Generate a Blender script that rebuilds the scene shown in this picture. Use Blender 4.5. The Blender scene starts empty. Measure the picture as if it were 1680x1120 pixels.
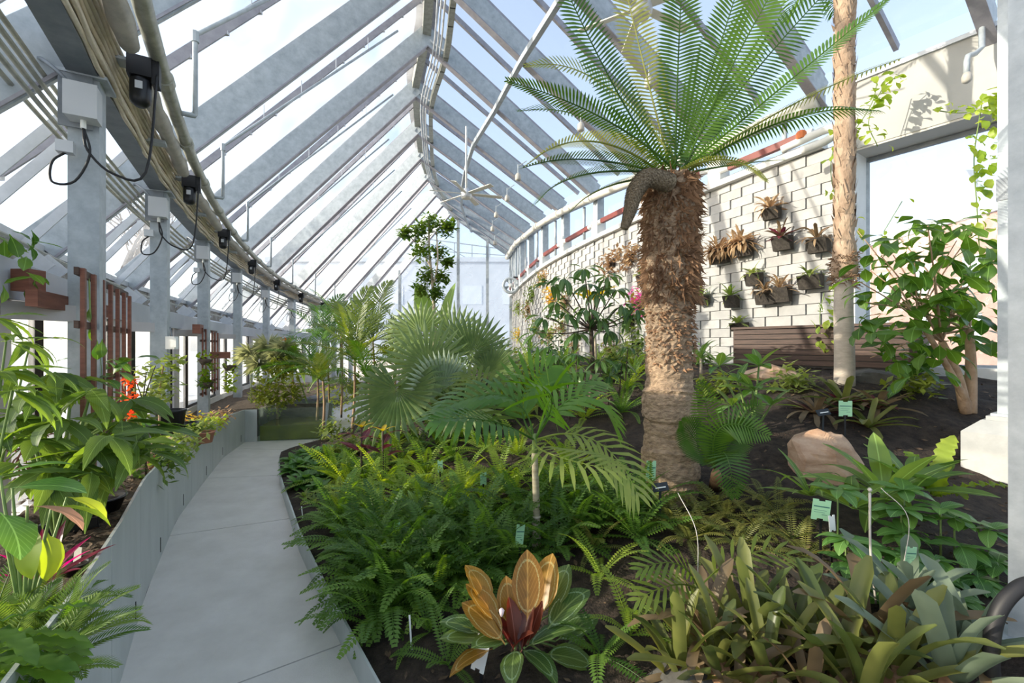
import bpy, math, random
import numpy as np
from mathutils import Vector, Matrix
random.seed(7)
R = random.Random(11)
sc = bpy.context.scene
C = sc.collection
# ------------------------------------------------------------------ camera, sky, sun, exposure
F, H0, EYE = 740.0, 567.0, 1.6
cam_d = bpy.data.cameras.new('camera'); cam = bpy.data.objects.new('camera', cam_d); C.objects.link(cam)
cam.location = (0, 0, EYE); cam.rotation_euler = (math.pi / 2, 0, 0)
cam_d.sensor_width = 36; cam_d.lens = F / 1680 * 36; cam_d.shift_y = (H0 - 560) / 1680; cam_d.clip_start = .05; cam_d.clip_end = 500
sc.camera = cam
TO_SUN = Vector((-.88, -.22, .275)).normalized()
world = bpy.data.worlds.new('sky'); sc.world = world; world.use_nodes = True
wn = world.node_tree.nodes; wl = world.node_tree.links
bg = wn['Background']; sky = wn.new('ShaderNodeTexSky'); sky.sky_type = 'NISHITA'; sky.sun_disc = False
sky.sun_elevation = math.asin(TO_SUN.z); sky.sun_rotation = math.atan2(TO_SUN.x, TO_SUN.y)
sky.air_density = 1.0; sky.dust_density = 1.8; sky.ozone_density = 1.0; sky.altitude = 50
hs_ = wn.new('ShaderNodeHueSaturation'); hs_.inputs['Saturation'].default_value = .72; wl.new(sky.outputs[0], hs_.inputs['Color'])
hz_ = wn.new('ShaderNodeMix'); hz_.data_type = 'RGBA'; hz_.inputs[0].default_value = .45; hz_.inputs[7].default_value = (1.15, 1.42, 1.85, 1)   # even haze over the whole sky
wl.new(hs_.outputs[0], hz_.inputs[6]); wl.new(hz_.outputs[2], bg.inputs[0]); bg.inputs[1].default_value = .40
sun_d = bpy.data.lights.new('sun', 'SUN'); sun_d.energy = 5.4; sun_d.angle = .009; sun_d.color = (1, .90, .73)
sun = bpy.data.objects.new('sun', sun_d); C.objects.link(sun); sun.location = (-20, -4, 20)
sun.rotation_euler = TO_SUN.to_track_quat('Z', 'Y').to_euler()
sc.view_settings.view_transform = 'Standard'; sc.view_settings.look = 'None'
sc.view_settings.gamma = 1; sc.view_settings.use_curve_mapping = False; sc.view_settings.exposure = 0.42
sc.cycles.use_denoising = True; sc.cycles.transparent_max_bounces = 24; sc.cycles.max_bounces = 10
sc.cycles.diffuse_bounces = 5; sc.cycles.sample_clamp_indirect = 6

# ------------------------------------------------------------------ materials
def _mat(name):
    m = bpy.data.materials.new(name); m.use_nodes = True
    return m, m.node_tree.nodes, m.node_tree.links, m.node_tree.nodes['Principled BSDF']
def mat(name, c1, c2=None, rough=.6, metal=0., scale=6., bump=0., bscale=None, stretch=None, spec=.4, rnd=0.):
    m, n, l, p = _mat(name)
    p.inputs['Roughness'].default_value = rough; p.inputs['Metallic'].default_value = metal
    p.inputs['Specular IOR Level'].default_value = spec
    if c2 is None and not bump:
        p.inputs['Base Color'].default_value = (*c1, 1); return m
    tc = n.new('ShaderNodeTexCoord'); mp = n.new('ShaderNodeMapping'); l.new(tc.outputs['Object'], mp.inputs[0])
    if stretch: mp.inputs['Scale'].default_value = stretch
    tx = n.new('ShaderNodeTexNoise'); tx.inputs['Scale'].default_value = scale; tx.inputs['Detail'].default_value = 6
    tx.inputs['Roughness'].default_value = .65
    l.new(mp.outputs[0], tx.inputs['Vector'])
    cr = n.new('ShaderNodeValToRGB'); cr.color_ramp.elements[0].position = .32; cr.color_ramp.elements[1].position = .68
    cr.color_ramp.elements[0].color = (*c1, 1); cr.color_ramp.elements[1].color = (*(c2 or c1), 1)
    l.new(tx.outputs[0], cr.inputs[0]); out = cr.outputs[0]
    if rnd:
        oi = n.new('ShaderNodeObjectInfo'); hs = n.new('ShaderNodeHueSaturation')
        mr = n.new('ShaderNodeMapRange'); mr.inputs[3].default_value = 1 - rnd; mr.inputs[4].default_value = 1 + rnd
        l.new(oi.outputs['Random'], mr.inputs[0]); l.new(mr.outputs[0], hs.inputs['Value']); l.new(out, hs.inputs['Color']); out = hs.outputs[0]
    l.new(out, p.inputs['Base Color'])
    if bump:
        t2 = n.new('ShaderNodeTexNoise'); t2.inputs['Scale'].default_value = bscale or scale * 4; t2.inputs['Detail'].default_value = 5
        l.new(mp.outputs[0], t2.inputs['Vector'])
        b = n.new('ShaderNodeBump'); b.inputs['Strength'].default_value = bump; b.inputs['Distance'].default_value = .02
        l.new(t2.outputs[0], b.inputs['Height']); l.new(b.outputs[0], p.inputs['Normal'])
    return m
def leafmat(name, c1, c2, rough=.38, trans=.42, tcol=None, rib=.0, veins=0, ring=None):
    """two-sided leaf: glossy face, light passing through, tint differing leaf by leaf"""
    m, n, l, p = _mat(name); p.inputs['Roughness'].default_value = rough; p.inputs['Specular IOR Level'].default_value = .45
    oi = n.new('ShaderNodeObjectInfo'); tc = n.new('ShaderNodeTexCoord')
    tx = n.new('ShaderNodeTexNoise'); tx.inputs['Scale'].default_value = 9; l.new(tc.outputs['Object'], tx.inputs['Vector'])
    ad = n.new('ShaderNodeMath'); ad.operation = 'ADD'; l.new(oi.outputs['Random'], ad.inputs[0])
    sb = n.new('ShaderNodeMath'); sb.operation = 'MULTIPLY_ADD'; l.new(tx.outputs[0], sb.inputs[0]); sb.inputs[1].default_value = 1.1; sb.inputs[2].default_value = -.55
    l.new(sb.outputs[0], ad.inputs[1])
    mx = n.new('ShaderNodeMix'); mx.data_type = 'RGBA'; mx.clamp_factor = True
    l.new(ad.outputs[0], mx.inputs[0]); mx.inputs[6].default_value = (*c1, 1); mx.inputs[7].default_value = (*c2, 1)
    out = mx.outputs[2]
    if rib or veins or ring:
        sp = n.new('ShaderNodeSeparateXYZ'); l.new(tc.outputs['Generated'], sp.inputs[0])
        d = n.new('ShaderNodeMath'); d.operation = 'SUBTRACT'; l.new(sp.outputs[1], d.inputs[0]); d.inputs[1].default_value = .5
        a = n.new('ShaderNodeMath'); a.operation = 'ABSOLUTE'; l.new(d.outputs[0], a.inputs[0])
        def blend(fac, col, k):
            nonlocal out
            mu = n.new('ShaderNodeMath'); mu.operation = 'MULTIPLY'; l.new(fac, mu.inputs[0]); mu.inputs[1].default_value = k
            q = n.new('ShaderNodeMix'); q.data_type = 'RGBA'; l.new(mu.outputs[0], q.inputs[0]); l.new(out, q.inputs[6]); q.inputs[7].default_value = (*col, 1); out = q.outputs[2]
        def less(v, t):
            q = n.new('ShaderNodeMath'); q.operation = 'LESS_THAN'; l.new(v, q.inputs[0]); q.inputs[1].default_value = t; return q.outputs[0]
        light = tuple(min(1, x * 1.7 + .06) for x in c2)
        if veins:
            w = n.new('ShaderNodeMath'); w.operation = 'MULTIPLY_ADD'; l.new(a.outputs[0], w.inputs[0]); w.inputs[1].default_value = -1.1; l.new(sp.outputs[0], w.inputs[2])
            s = n.new('ShaderNodeMath'); s.operation = 'MULTIPLY'; l.new(w.outputs[0], s.inputs[0]); s.inputs[1].default_value = veins * 6.283
            t = n.new('ShaderNodeMath'); t.operation = 'SINE'; l.new(s.outputs[0], t.inputs[0])
            g = n.new('ShaderNodeMath'); g.operation = 'GREATER_THAN'; l.new(t.outputs[0], g.inputs[0]); g.inputs[1].default_value = .86
            blend(g.outputs[0], light, .25)
        if ring:
            # pale jagged line that follows the outline at part of the half width
            px = n.new('ShaderNodeMath'); px.operation = 'SUBTRACT'; l.new(sp.outputs[0], px.inputs[0]); px.inputs[1].default_value = .5
            p2 = n.new('ShaderNodeMath'); p2.operation = 'MULTIPLY'; l.new(px.outputs[0], p2.inputs[0]); l.new(px.outputs[0], p2.inputs[1])
            a2 = n.new('ShaderNodeMath'); a2.operation = 'MULTIPLY'; l.new(a.outputs[0], a2.inputs[0]); l.new(a.outputs[0], a2.inputs[1])
            s2 = n.new('ShaderNodeMath'); s2.operation = 'ADD'; l.new(p2.outputs[0], s2.inputs[0]); l.new(a2.outputs[0], s2.inputs[1])
            r = n.new('ShaderNodeMath'); r.operation = 'SQRT'; l.new(s2.outputs[0], r.inputs[0])
            nz = n.new('ShaderNodeTexNoise'); nz.inputs['Scale'].default_value = 40; l.new(tc.outputs['Generated'], nz.inputs['Vector'])
            rr = n.new('ShaderNodeMath'); rr.operation = 'MULTIPLY_ADD'; l.new(nz.outputs[0], rr.inputs[0]); rr.inputs[1].default_value = .07; l.new(r.outputs[0], rr.inputs[2])
            e = n.new('ShaderNodeMath'); e.operation = 'COMPARE'; l.new(rr.outputs[0], e.inputs[0]); e.inputs[1].default_value = .385; e.inputs[2].default_value = .014
            blend(e.outputs[0], ring, .5)
        if rib: blend(less(a.outputs[0], rib), light, .65)
    l.new(out, p.inputs['Base Color'])
    tr = n.new('ShaderNodeBsdfTranslucent'); hs = n.new('ShaderNodeHueSaturation'); hs.inputs['Value'].default_value = 2.1; hs.inputs['Saturation'].default_value = 1.15
    hs.inputs['Hue'].default_value = .485
    l.new(out, hs.inputs['Color'])
    if tcol: tr.inputs[0].default_value = (*tcol, 1)
    else: l.new(hs.outputs[0], tr.inputs[0])
    ms = n.new('ShaderNodeMixShader'); ms.inputs[0].default_value = trans
    l.new(p.outputs[0], ms.inputs[1]); l.new(tr.outputs[0], ms.inputs[2]); l.new(ms.outputs[0], n['Material Output'].inputs[0])
    return m
def glassmat(name, dirt=.1, tint=(.97, .985, 1), dcol=(.95, .97, 1), streak=0.):
    """thin sheet glass: clear, a little gloss, and a film of grime that scatters light"""
    m, n, l, p = _mat(name); n.remove(p)
    t = n.new('ShaderNodeBsdfTransparent'); t.inputs[0].default_value = (*tint, 1)
    g = n.new('ShaderNodeBsdfGlossy'); g.inputs['Roughness'].default_value = .03; g.inputs[0].default_value = (1, 1, 1, 1)
    d = n.new('ShaderNodeBsdfTranslucent'); d.inputs[0].default_value = (*dcol, 1)
    m1 = n.new('ShaderNodeMixShader'); m1.inputs[0].default_value = .03; l.new(t.outputs[0], m1.inputs[1]); l.new(g.outputs[0], m1.inputs[2])
    m2 = n.new('ShaderNodeMixShader'); l.new(m1.outputs[0], m2.inputs[1]); l.new(d.outputs[0], m2.inputs[2])
    if streak:
        tc = n.new('ShaderNodeTexCoord'); x = n.new('ShaderNodeTexNoise'); x.inputs['Scale'].default_value = 1.3; x.inputs['Detail'].default_value = 5
        l.new(tc.outputs['Object'], x.inputs['Vector'])
        mr = n.new('ShaderNodeMapRange'); mr.inputs[1].default_value = .3; mr.inputs[2].default_value = .7
        mr.inputs[3].default_value = max(0, dirt - streak); mr.inputs[4].default_value = dirt + streak
        l.new(x.outputs[0], mr.inputs[0]); l.new(mr.outputs[0], m2.inputs[0])
    else: m2.inputs[0].default_value = dirt
    l.new(m2.outputs[0], n['Material Output'].inputs[0])
    return m
M = {}
M['galv'] = mat('galvanised steel', (.31, .345, .37), (.45, .49, .515), .5, .15, 9, .05)
M['galv_dark'] = mat('grey steel', (.17, .19, .21), (.26, .28, .30), .5, .35, 6)
M['galv_warm'] = mat('weathered pipe steel', (.30, .30, .25), (.46, .46, .40), .45, .4, 14)
M['alu'] = mat('aluminium', (.52, .54, .57), (.62, .64, .67), .45, .3, 8)
M['bar'] = mat('glazing bar metal', (.26, .25, .28), (.36, .35, .38), .5, .3, 8)
M['plate'] = mat('planter wall steel', (.42, .45, .44), (.54, .57, .56), .42, .2, 3, .03, 30, (1, 1, .35))
M['concrete'] = mat('concrete', (.57, .545, .505), (.67, .645, .605), .85, 0, 3.5, .12, 120)
M['concrete_dark'] = mat('joint concrete', (.13, .13, .13), (.2, .2, .2), .9, 0, 8)
M['pier'] = mat('pale cast concrete', (.36, .36, .345), (.46, .46, .44), .85, 0, 5, .1, 60)
M['white'] = mat('white paint', (.60, .60, .58), (.68, .68, .66), .6, 0, 4)
M['tile'] = mat('white wall tile', (.34, .335, .325), (.42, .415, .40), .75, 0, 5, .06, 60, rnd=.07)
M['mortar'] = mat('shadow joint', (.10, .10, .095), (.16, .16, .15), .9, 0, 8)
M['cream'] = mat('cream painted pipe', (.60, .58, .50), (.74, .72, .64), .5, 0, 8)
M['beige'] = mat('beige cable', (.58, .50, .38), (.72, .65, .52), .6, 0, 20)
M['wrap'] = mat('grey pipe wrap', (.36, .34, .31), (.52, .49, .44), .7, 0, 8, .2, 20)
M['fascia'] = mat('painted fascia', (.38, .375, .355), (.43, .425, .40), .7, 0, 2)
M['soffit'] = mat('painted soffit', (.50, .47, .42), (.56, .53, .47), .7, 0, 2)
M['header'] = mat('painted window header', (.42, .45, .49), (.50, .52, .56), .6, 0, 2)
M['mull'] = mat('mullion paint', (.44, .42, .43), (.52, .50, .50), .6, 0, 2)
M['black'] = mat('black plastic', (.012, .012, .014), rough=.4)
M['black_rubber'] = mat('black rubber', (.015, .015, .017), rough=.55)
M['felt'] = mat('black felt', (.03, .026, .022), (.07, .06, .05), .95, 0, 30, .3, 90)
M['gutter'] = mat('dirty gutter', (.15, .13, .10), (.36, .35, .33), .85, 0, 7, .3, 40)
M['box'] = mat('grey enclosure', (.55, .56, .57), rough=.45)
M['wood'] = mat('dark slatted wood', (.045, .026, .020), (.10, .058, .042), .6, 0, 4, .1, 30, (1, 1, 14), rnd=.15)
M['redwood'] = mat('red-brown timber', (.14, .05, .032), (.23, .09, .058), .6, 0, 5, .1, 40, (1, 1, 8))
M['red'] = mat('red-brown pipe', (.15, .028, .02), (.20, .04, .03), .5, 0, 6)
M['orange'] = mat('orange cap', (.62, .17, .05), rough=.5)
M['soil'] = mat('dark planting soil', (.014, .010, .008), (.062, .044, .032), .95, 0, 14, .9, 60)
M['mulch'] = mat('wood mulch', (.05, .032, .02), (.16, .105, .065), .9, 0, 25, rnd=.3)
M['bedsoil'] = mat('mulched bed soil', (.04, .03, .02), (.15, .105, .07), .95, 0, 26, .8, 90)
M['rock'] = mat('tan boulder', (.34, .20, .12), (.56, .40, .28), .85, 0, 5, .5, 14, (1, 1, 2.5))
M['rockgrey'] = mat('grey stone', (.06, .057, .05), (.14, .133, .12), .9, 0, 5, .5, 14)
M['trunk'] = mat('cycad trunk', (.17, .115, .075), (.46, .335, .22), .9, 0, 22, .7, 60, (1, 1, 2.6))
M['leafbase'] = mat('dry leaf bases', (.12, .062, .032), (.36, .21, .115), .9, 0, 14)
M['cone'] = mat('cycad cone', (.10, .07, .042), (.34, .27, .18), .85, 0, 70, .8, 120)
M['palmbark'] = mat('palm bark', (.26, .17, .11), (.50, .37, .26), .85, 0, 10, .6, 40, (1, 1, .4))
M['palmbark2'] = mat('smooth palm bark', (.40, .34, .28), (.54, .47, .39), .8, 0, 8, .3, 30, (1, 1, 3))
M['fibre'] = mat('palm fibre', (.20, .12, .065), (.36, .23, .14), .95, 0, 30, .8, 80)
M['bark'] = mat('shrub bark', (.30, .19, .11), (.48, .33, .21), .85, 0, 10, .4, 40)
M['bark_dark'] = mat('dark bark', (.06, .042, .034), (.12, .085, .065), .85, 0, 12, .4, 40)
M['bark_pale'] = mat('pale bark', (.42, .33, .24), (.55, .45, .34), .8, 0, 12, .2, 40)
M['stem'] = mat('green stem', (.11, .19, .05), (.22, .30, .09), .5, 0, 9)
M['stem_ring'] = mat('ringed palm stem', (.20, .17, .10), (.42, .38, .28), .6, 0, 3, 0, None, (.3, .3, 9))
M['sign'] = mat('mint plant sign', (.38, .66, .40), rough=.5)
M['signline'] = mat('sign print', (.04, .16, .14), rough=.5)
M['white_tag'] = mat('white tag', (.82, .83, .80), rough=.5)
M['label_black'] = mat('black label', (.02, .025, .03), rough=.4)
M['brick'] = mat('pink brick building', (.34, .20, .17), (.42, .27, .23), .9, 0, 3)
M['bldg'] = mat('pale building', (.40, .44, .50), (.46, .50, .55), .9, 0, 1)
M['bldg_glass'] = mat('building window', (.50, .55, .62), rough=.5)
M['paving'] = mat('outside paving', (.50, .50, .48), (.60, .60, .58), .9, 0, 1)
M['terracotta'] = mat('terracotta pot', (.42, .17, .10), (.52, .24, .15), .8, 0, 8)
M['water'] = mat('murky green water', (.07, .075, .008), (.20, .19, .02), .08, 0, 2.2, spec=.6)
M['treebark'] = mat('bare tree bark', (.20, .18, .17), (.30, .27, .25), .9, 0, 6)
M['roof_glass'] = glassmat('sunlit roof glass', .055, streak=.045)
M['roof_glass_r'] = glassmat('clear roof glass', .02, (.98, .99, 1), streak=.015)
M['wall_glass'] = glassmat('hazy wall glass', .07, (.985, .99, .985), streak=.05)
M['gable_glass'] = glassmat('frosted gable glass', .26, (.93, .96, 1), streak=.06)
M['clear'] = glassmat('clear window glass', .025, (.985, .99, 1))
M['tank_glass'] = glassmat('tank glass', .04, (.90, .97, .92))
L = {}
L['cycad'] = leafmat('cycad leaf', (0.031, 0.084, 0.011), (0.085, 0.174, 0.021), .35, .36)
L['cycad_old'] = leafmat('older cycad leaf', (0.109, 0.168, 0.043), (0.295, 0.300, 0.076), .4, .35)
L['palm'] = leafmat('palm leaf', (0.054, 0.144, 0.019), (0.132, 0.264, 0.036), .35, .42)
L['palm_y'] = leafmat('yellowed palm leaf', (.22, .30, .06), (.36, .38, .12), .4, .45)
L['palm_far'] = leafmat('sunny palm leaf', (0.078, 0.132, 0.021), (0.217, 0.264, 0.043), .4, .45)
L['fan'] = leafmat('fan palm leaf', (0.123, 0.188, 0.077), (0.268, 0.342, 0.141), .42, .42)
L['fan_s'] = leafmat('silvery fan leaf', (.24, .32, .22), (.38, .45, .33), .45, .3)
L['fern'] = leafmat('sword fern', (0.054, 0.126, 0.023), (0.132, 0.240, 0.036), .5, .4)
L['fern2'] = leafmat('sunny fern', (0.137, 0.240, 0.033), (0.298, 0.384, 0.057), .5, .45)
L['fern3'] = leafmat('bronze fern', (0.104, 0.137, 0.033), (0.232, 0.228, 0.057), .5, .4)
L['calathea'] = leafmat('calathea leaf', (0.054, 0.114, 0.028), (0.132, 0.192, 0.038), .33, .3, rib=.025, veins=9, ring=(.46, .62, .36))
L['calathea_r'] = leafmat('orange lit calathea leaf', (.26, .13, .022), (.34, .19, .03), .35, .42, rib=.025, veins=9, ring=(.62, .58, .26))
L['calathea_d'] = leafmat('maroon leaf underside', (.09, .022, .014), (.16, .045, .022), .4, .35, rib=.025)
L['broad'] = leafmat('broad green leaf', (0.060, 0.156, 0.033), (0.125, 0.252, 0.052), .38, .3, rib=.02, veins=8)
L['strap'] = leafmat('strap leaf', (0.093, 0.180, 0.043), (0.217, 0.324, 0.067), .35, .38, rib=.03)
L['brom'] = leafmat('bromeliad leaf', (0.071, 0.102, 0.028), (0.195, 0.204, 0.057), .38, .33)
L['brom_b'] = leafmat('browned bromeliad leaf', (.12, .085, .045), (.26, .19, .11), .5, .3)
L['brom_g'] = leafmat('grey bromeliad leaf', (.11, .15, .095), (.21, .26, .18), .45, .25)
L['bush'] = leafmat('bush leaf', (0.042, 0.114, 0.019), (0.121, 0.228, 0.033), .36, .33, rib=.02)
L['lit'] = leafmat('large back-lit leaf', (0.062, 0.120, 0.025), (0.129, 0.204, 0.034), .42, .46, rib=.018, veins=10)
L['vine'] = leafmat('vine leaf', (.18, .28, .035), (.36, .44, .07), .42, .45)
L['yellow'] = leafmat('yellow leaf', (.45, .33, .03), (.65, .50, .06), .45, .45)
L['lime'] = leafmat('lime foliage', (.14, .21, .05), (.30, .35, .11), .45, .45)
L['tree'] = leafmat('small tree leaf', (0.069, 0.144, 0.028), (0.273, 0.312, 0.057), .42, .4)
L['scheff'] = leafmat('schefflera leaf', (0.039, 0.102, 0.028), (0.118, 0.198, 0.057), .33, .3, rib=.03)
L['banana'] = leafmat('banana leaf', (0.109, 0.204, 0.043), (0.186, 0.288, 0.057), .4, .5, rib=.02, veins=14)
L['maroon'] = leafmat('maroon leaf', (.07, .016, .022), (.17, .03, .045), .35, .35, rib=.03)
L['magenta'] = leafmat('magenta leaf', (.25, .012, .06), (.42, .03, .12), .35, .45, rib=.03)
L['brown'] = leafmat('withered leaf', (.22, .12, .08), (.38, .23, .15), .6, .35, rib=.02)
L['orange'] = leafmat('orange flower', (.62, .10, .03), (.80, .22, .06), .5, .5)
L['pink'] = leafmat('pink flower', (.55, .08, .30), (.70, .20, .42), .5, .4)
L['papyrus'] = leafmat('papyrus thread', (.17, .19, .09), (.28, .30, .16), .6, .4)
L['dry'] = leafmat('dry tuft', (.30, .20, .11), (.52, .38, .22), .7, .3)
L['feather'] = leafmat('feathery foliage', (0.066, 0.144, 0.024), (0.172, 0.252, 0.048), .6, .4)

# ------------------------------------------------------------------ geometry helpers
class G:
    def __init__(s): s.v = []; s.f = []
    def add(s, vs, fs):
        o = len(s.v); s.v += [tuple(v) for v in vs]; s.f += [tuple(i + o for i in f) for f in fs]; return s
    def beam(s, p0, p1, w, h, up=(0, 0, 1)):
        p0, p1 = Vector(p0), Vector(p1); d = (p1 - p0).normalized(); up = Vector(up)
        sd = d.cross(up)
        if sd.length < 1e-4: sd = d.cross(Vector((0, 1, 0)))
        sd.normalize(); u = sd.cross(d).normalized()
        vs = [p + sd * a * w / 2 + u * b * h / 2 for p in (p0, p1) for a, b in ((-1, -1), (1, -1), (1, 1), (-1, 1))]
        return s.add(vs, [(0, 3, 2, 1), (4, 5, 6, 7), (0, 1, 5, 4), (1, 2, 6, 5), (2, 3, 7, 6), (3, 0, 4, 7)])
    def box(s, c, sx, sy, sz, rz=0):
        c = Vector(c); r = Matrix.Rotation(rz, 3, 'Z')
        return s.beam(c - r @ Vector((sx / 2, 0, 0)), c + r @ Vector((sx / 2, 0, 0)), sy, sz)
    def tube(s, pts, r, n=8, cap=True):
        pts = [Vector(p) for p in pts]; m = len(pts); rs = r if isinstance(r, (list, tuple)) else [r] * m
        t0 = (pts[1] - pts[0]).normalized(); a = t0.cross(Vector((0, 0, 1)))
        if a.length < .05: a = t0.cross(Vector((0, 1, 0)))
        a.normalize(); vs = []
        for i, p in enumerate(pts):
            t = (pts[min(i + 1, m - 1)] - pts[max(i - 1, 0)]).normalized()
            a = (a - t * a.dot(t)); a = a.normalized() if a.length > 1e-6 else t.orthogonal().normalized(); b = t.cross(a)
            vs += [p + (a * math.cos(6.28318 * k / n) + b * math.sin(6.28318 * k / n)) * rs[i] for k in range(n)]
        fs = [(i * n + k, i * n + (k + 1) % n, (i + 1) * n + (k + 1) % n, (i + 1) * n + k) for i in range(m - 1) for k in range(n)]
        if cap: fs += [tuple(range(n - 1, -1, -1)), tuple((m - 1) * n + k for k in range(n))]
        return s.add(vs, fs)
    def quad(s, a, b, c, d, th=0.):
        a, b, c, d = map(Vector, (a, b, c, d))
        if not th: return s.add([a, b, c, d], [(0, 1, 2, 3)])
        nn = (b - a).cross(d - a).normalized() * th / 2
        return s.add([p + q for q in (-nn, nn) for p in (a, b, c, d)], [(3, 2, 1, 0), (4, 5, 6, 7), (0, 1, 5, 4), (1, 2, 6, 5), (2, 3, 7, 6), (3, 0, 4, 7)])
    def lathe(s, c, prof, n=16, cap=True):
        c = Vector(c); m = len(prof)
        vs = [c + Vector((r * math.cos(6.28318 * k / n), r * math.sin(6.28318 * k / n), z)) for r, z in prof for k in range(n)]
        fs = [(i * n + k, i * n + (k + 1) % n, (i + 1) * n + (k + 1) % n, (i + 1) * n + k) for i in range(m - 1) for k in range(n)]
        if cap: fs += [tuple(range(n - 1, -1, -1)), tuple((m - 1) * n + k for k in range(n))]
        return s.add(vs, fs)
    def mesh(s, name, m, off=(0, 0, 0), smooth=False):
        me = bpy.data.meshes.new(name); o = Vector(off)
        me.from_pydata([(v[0] - o.x, v[1] - o.y, v[2] - o.z) for v in s.v], [], s.f)
        if m: me.materials.append(m)
        if smooth: me.polygons.foreach_set('use_smooth', [True] * len(me.polygons))
        me.update(); return me
def tag(o, label=None, cat=None, group=None, kind=None):
    for k, v in (('label', label), ('category', cat), ('group', group), ('kind', kind)):
        if v: o[k] = v
    return o
def thing(name, loc, label=None, cat=None, group=None, kind=None):
    o = bpy.data.objects.new(name, None); C.objects.link(o); o.location = loc; o.empty_display_size = .05
    return tag(o, label, cat, group, kind)
def link(name, me, parent=None, mtx=None):
    o = bpy.data.objects.new(name, me); C.objects.link(o)
    if parent is not None: o.parent = parent
    if mtx is not None: o.matrix_basis = mtx
    return o
BASE = {}
def base_of(p):
    v = Vector((0, 0, 0))
    while p is not None: v += p.location; p = p.parent
    return v
def part(root, name, g, m, smooth=False, kind=None, label=None):
    """g holds world coordinates; becomes a mesh child of root"""
    o = link(name, g.mesh(name, m, base_of(root) if root else (0, 0, 0), smooth), root)
    return tag(o, label, kind=kind)
def solo(name, g, m, label=None, cat=None, group=None, kind=None, smooth=False):
    me = g.mesh(name, m, (0, 0, 0), smooth); o = link(name, me)
    return tag(o, label, cat, group, kind)
def leaf(root, name, me, pos, az, el, roll=0., s=1., sy=None):
    mt = Matrix.Translation(Vector(pos) - base_of(root)) @ Matrix.Rotation(az, 4, 'Z') @ Matrix.Rotation(-el, 4, 'Y') @ Matrix.Rotation(roll, 4, 'X') @ Matrix.Diagonal((s, (sy or s), s, 1))
    return link(name, me, root, mt)
def W(px, py, d): return Vector(((px - 840) / F * d, d, EYE + (H0 - py) / F * d))
def cr(pts, t):
    """smooth curve through pts, t in index units"""
    n = len(pts); i = max(0, min(n - 2, int(math.floor(t)))); u = t - i
    p = [Vector(pts[max(0, min(n - 1, k))]) for k in (i - 1, i, i + 1, i + 2)]
    if i == 0: p[0] = p[1] * 2 - p[2]
    if i == n - 2: p[3] = p[2] * 2 - p[1]
    return .5 * (2 * p[1] + (p[2] - p[0]) * u + (2 * p[0] - 5 * p[1] + 4 * p[2] - p[3]) * u * u + (3 * p[1] - p[0] - 3 * p[2] + p[3]) * u ** 3)
def smooth_pts(pts, k=6):
    return [cr(pts, i / k) for i in range((len(pts) - 1) * k + 1)]

# ------------------------------------------------------------------ plan of the house: stations -1 .. 10
RIDGE = [Vector(v) for v in ((.65, 2.05, 7.63), (-.10, 3.70, 7.63), (-.75, 5.35, 7.63), (-1.26, 7.05, 7.63), (-1.66, 8.78, 7.63), (-2.26, 10.57, 7.63),
         (-2.60, 12.43, 7.63), (-2.85, 14.08, 7.63), (-2.99, 15.82, 7.63), (-2.96, 17.5, 7.63), (-2.89, 18.75, 7.63), (-2.77, 20.1, 7.63))]
EAVE = [Vector(v) for v in ((5.1, 4.8, 4.9), (4.2, 6.1, 4.9), (3.4, 7.5, 4.9), (2.65, 8.95, 4.95), (1.96, 10.43, 5.04), (1.38, 12.0, 5.15),
        (.93, 13.5, 5.23), (.59, 15.1, 5.31), (.33, 16.5, 5.41), (.17, 17.8, 5.48), (.05, 18.9, 5.52), (-.05, 19.8, 5.53))]
POST = [Vector(v) for v in ((-.2, -1.1, 3.28), (-1.45, .85, 3.28), (-2.73, 2.9, 3.28), (-3.9, 5.0, 3.28), (-5.02, 7.35, 3.28), (-6.08, 10.0, 3.28),
        (-7.03, 12.9, 3.26), (-7.30, 15.0, 3.12), (-7.42, 17.0, 3.0), (-7.42, 18.8, 2.9), (-7.30, 20.4, 2.85), (-7.2, 22.0, 2.8))]
def rid(i): return cr(RIDGE, i + 1)
def eav(i): return cr(EAVE, i + 1)
def pst(i): return cr(POST, i + 1)
def nrm(f, i):
    t = f(i + .05) - f(i - .05); t.z = 0; t.normalize(); return Vector((-t.y, t.x, 0))      # left of travel = outward on the post side
def roofL(i, k): return rid(i).lerp(pst(i) + Vector((0, 0, .40)), k)                          # k=1 at the posts, 1.28 at the gutter
def roofR(i, k): return rid(i).lerp(eav(i) + Vector((0, 0, .12)), k)
KG = 1.28
EZ = Vector((0, 0, 1))
def curbx(y): return float(np.interp(y, [-.5, .5, 1.2, 1.94, 2.6, 3.54, 4.81, 5.29, 6.0, 6.4, 6.8, 7.3, 9, 12, 20], [1.0, .4, -.05, -.577, -1.04, -1.67, -2.44, -2.72, -3.10, -3.28, -3.25, -3.05, -3.0, -2.9, -2.7]))
def leftx(y): return float(np.interp(y, [-.5, .3, 1.0, 1.6, 2.18, 2.92, 4.14, 5.24, 6.47, 7.5, 9, 20], [-.35, -.8, -1.2, -1.53, -1.885, -2.37, -3.08, -3.59, -4.14, -4.44, -4.6, -4.6]))
WX = [(6.6, -.5), (6.55, 2.0), (6.1, 3.5)] + [(v.x, v.y) for v in EAVE]
def wallx(y): return float(np.interp(y, [w[1] for w in WX], [w[0] for w in WX]))
SP = [(curbx(y), y, .10) for y in (-.5, .5, 1.2, 1.94, 2.6, 3.54, 4.81, 5.29, 6.4, 7.3, 9, 12, 16)]
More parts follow.
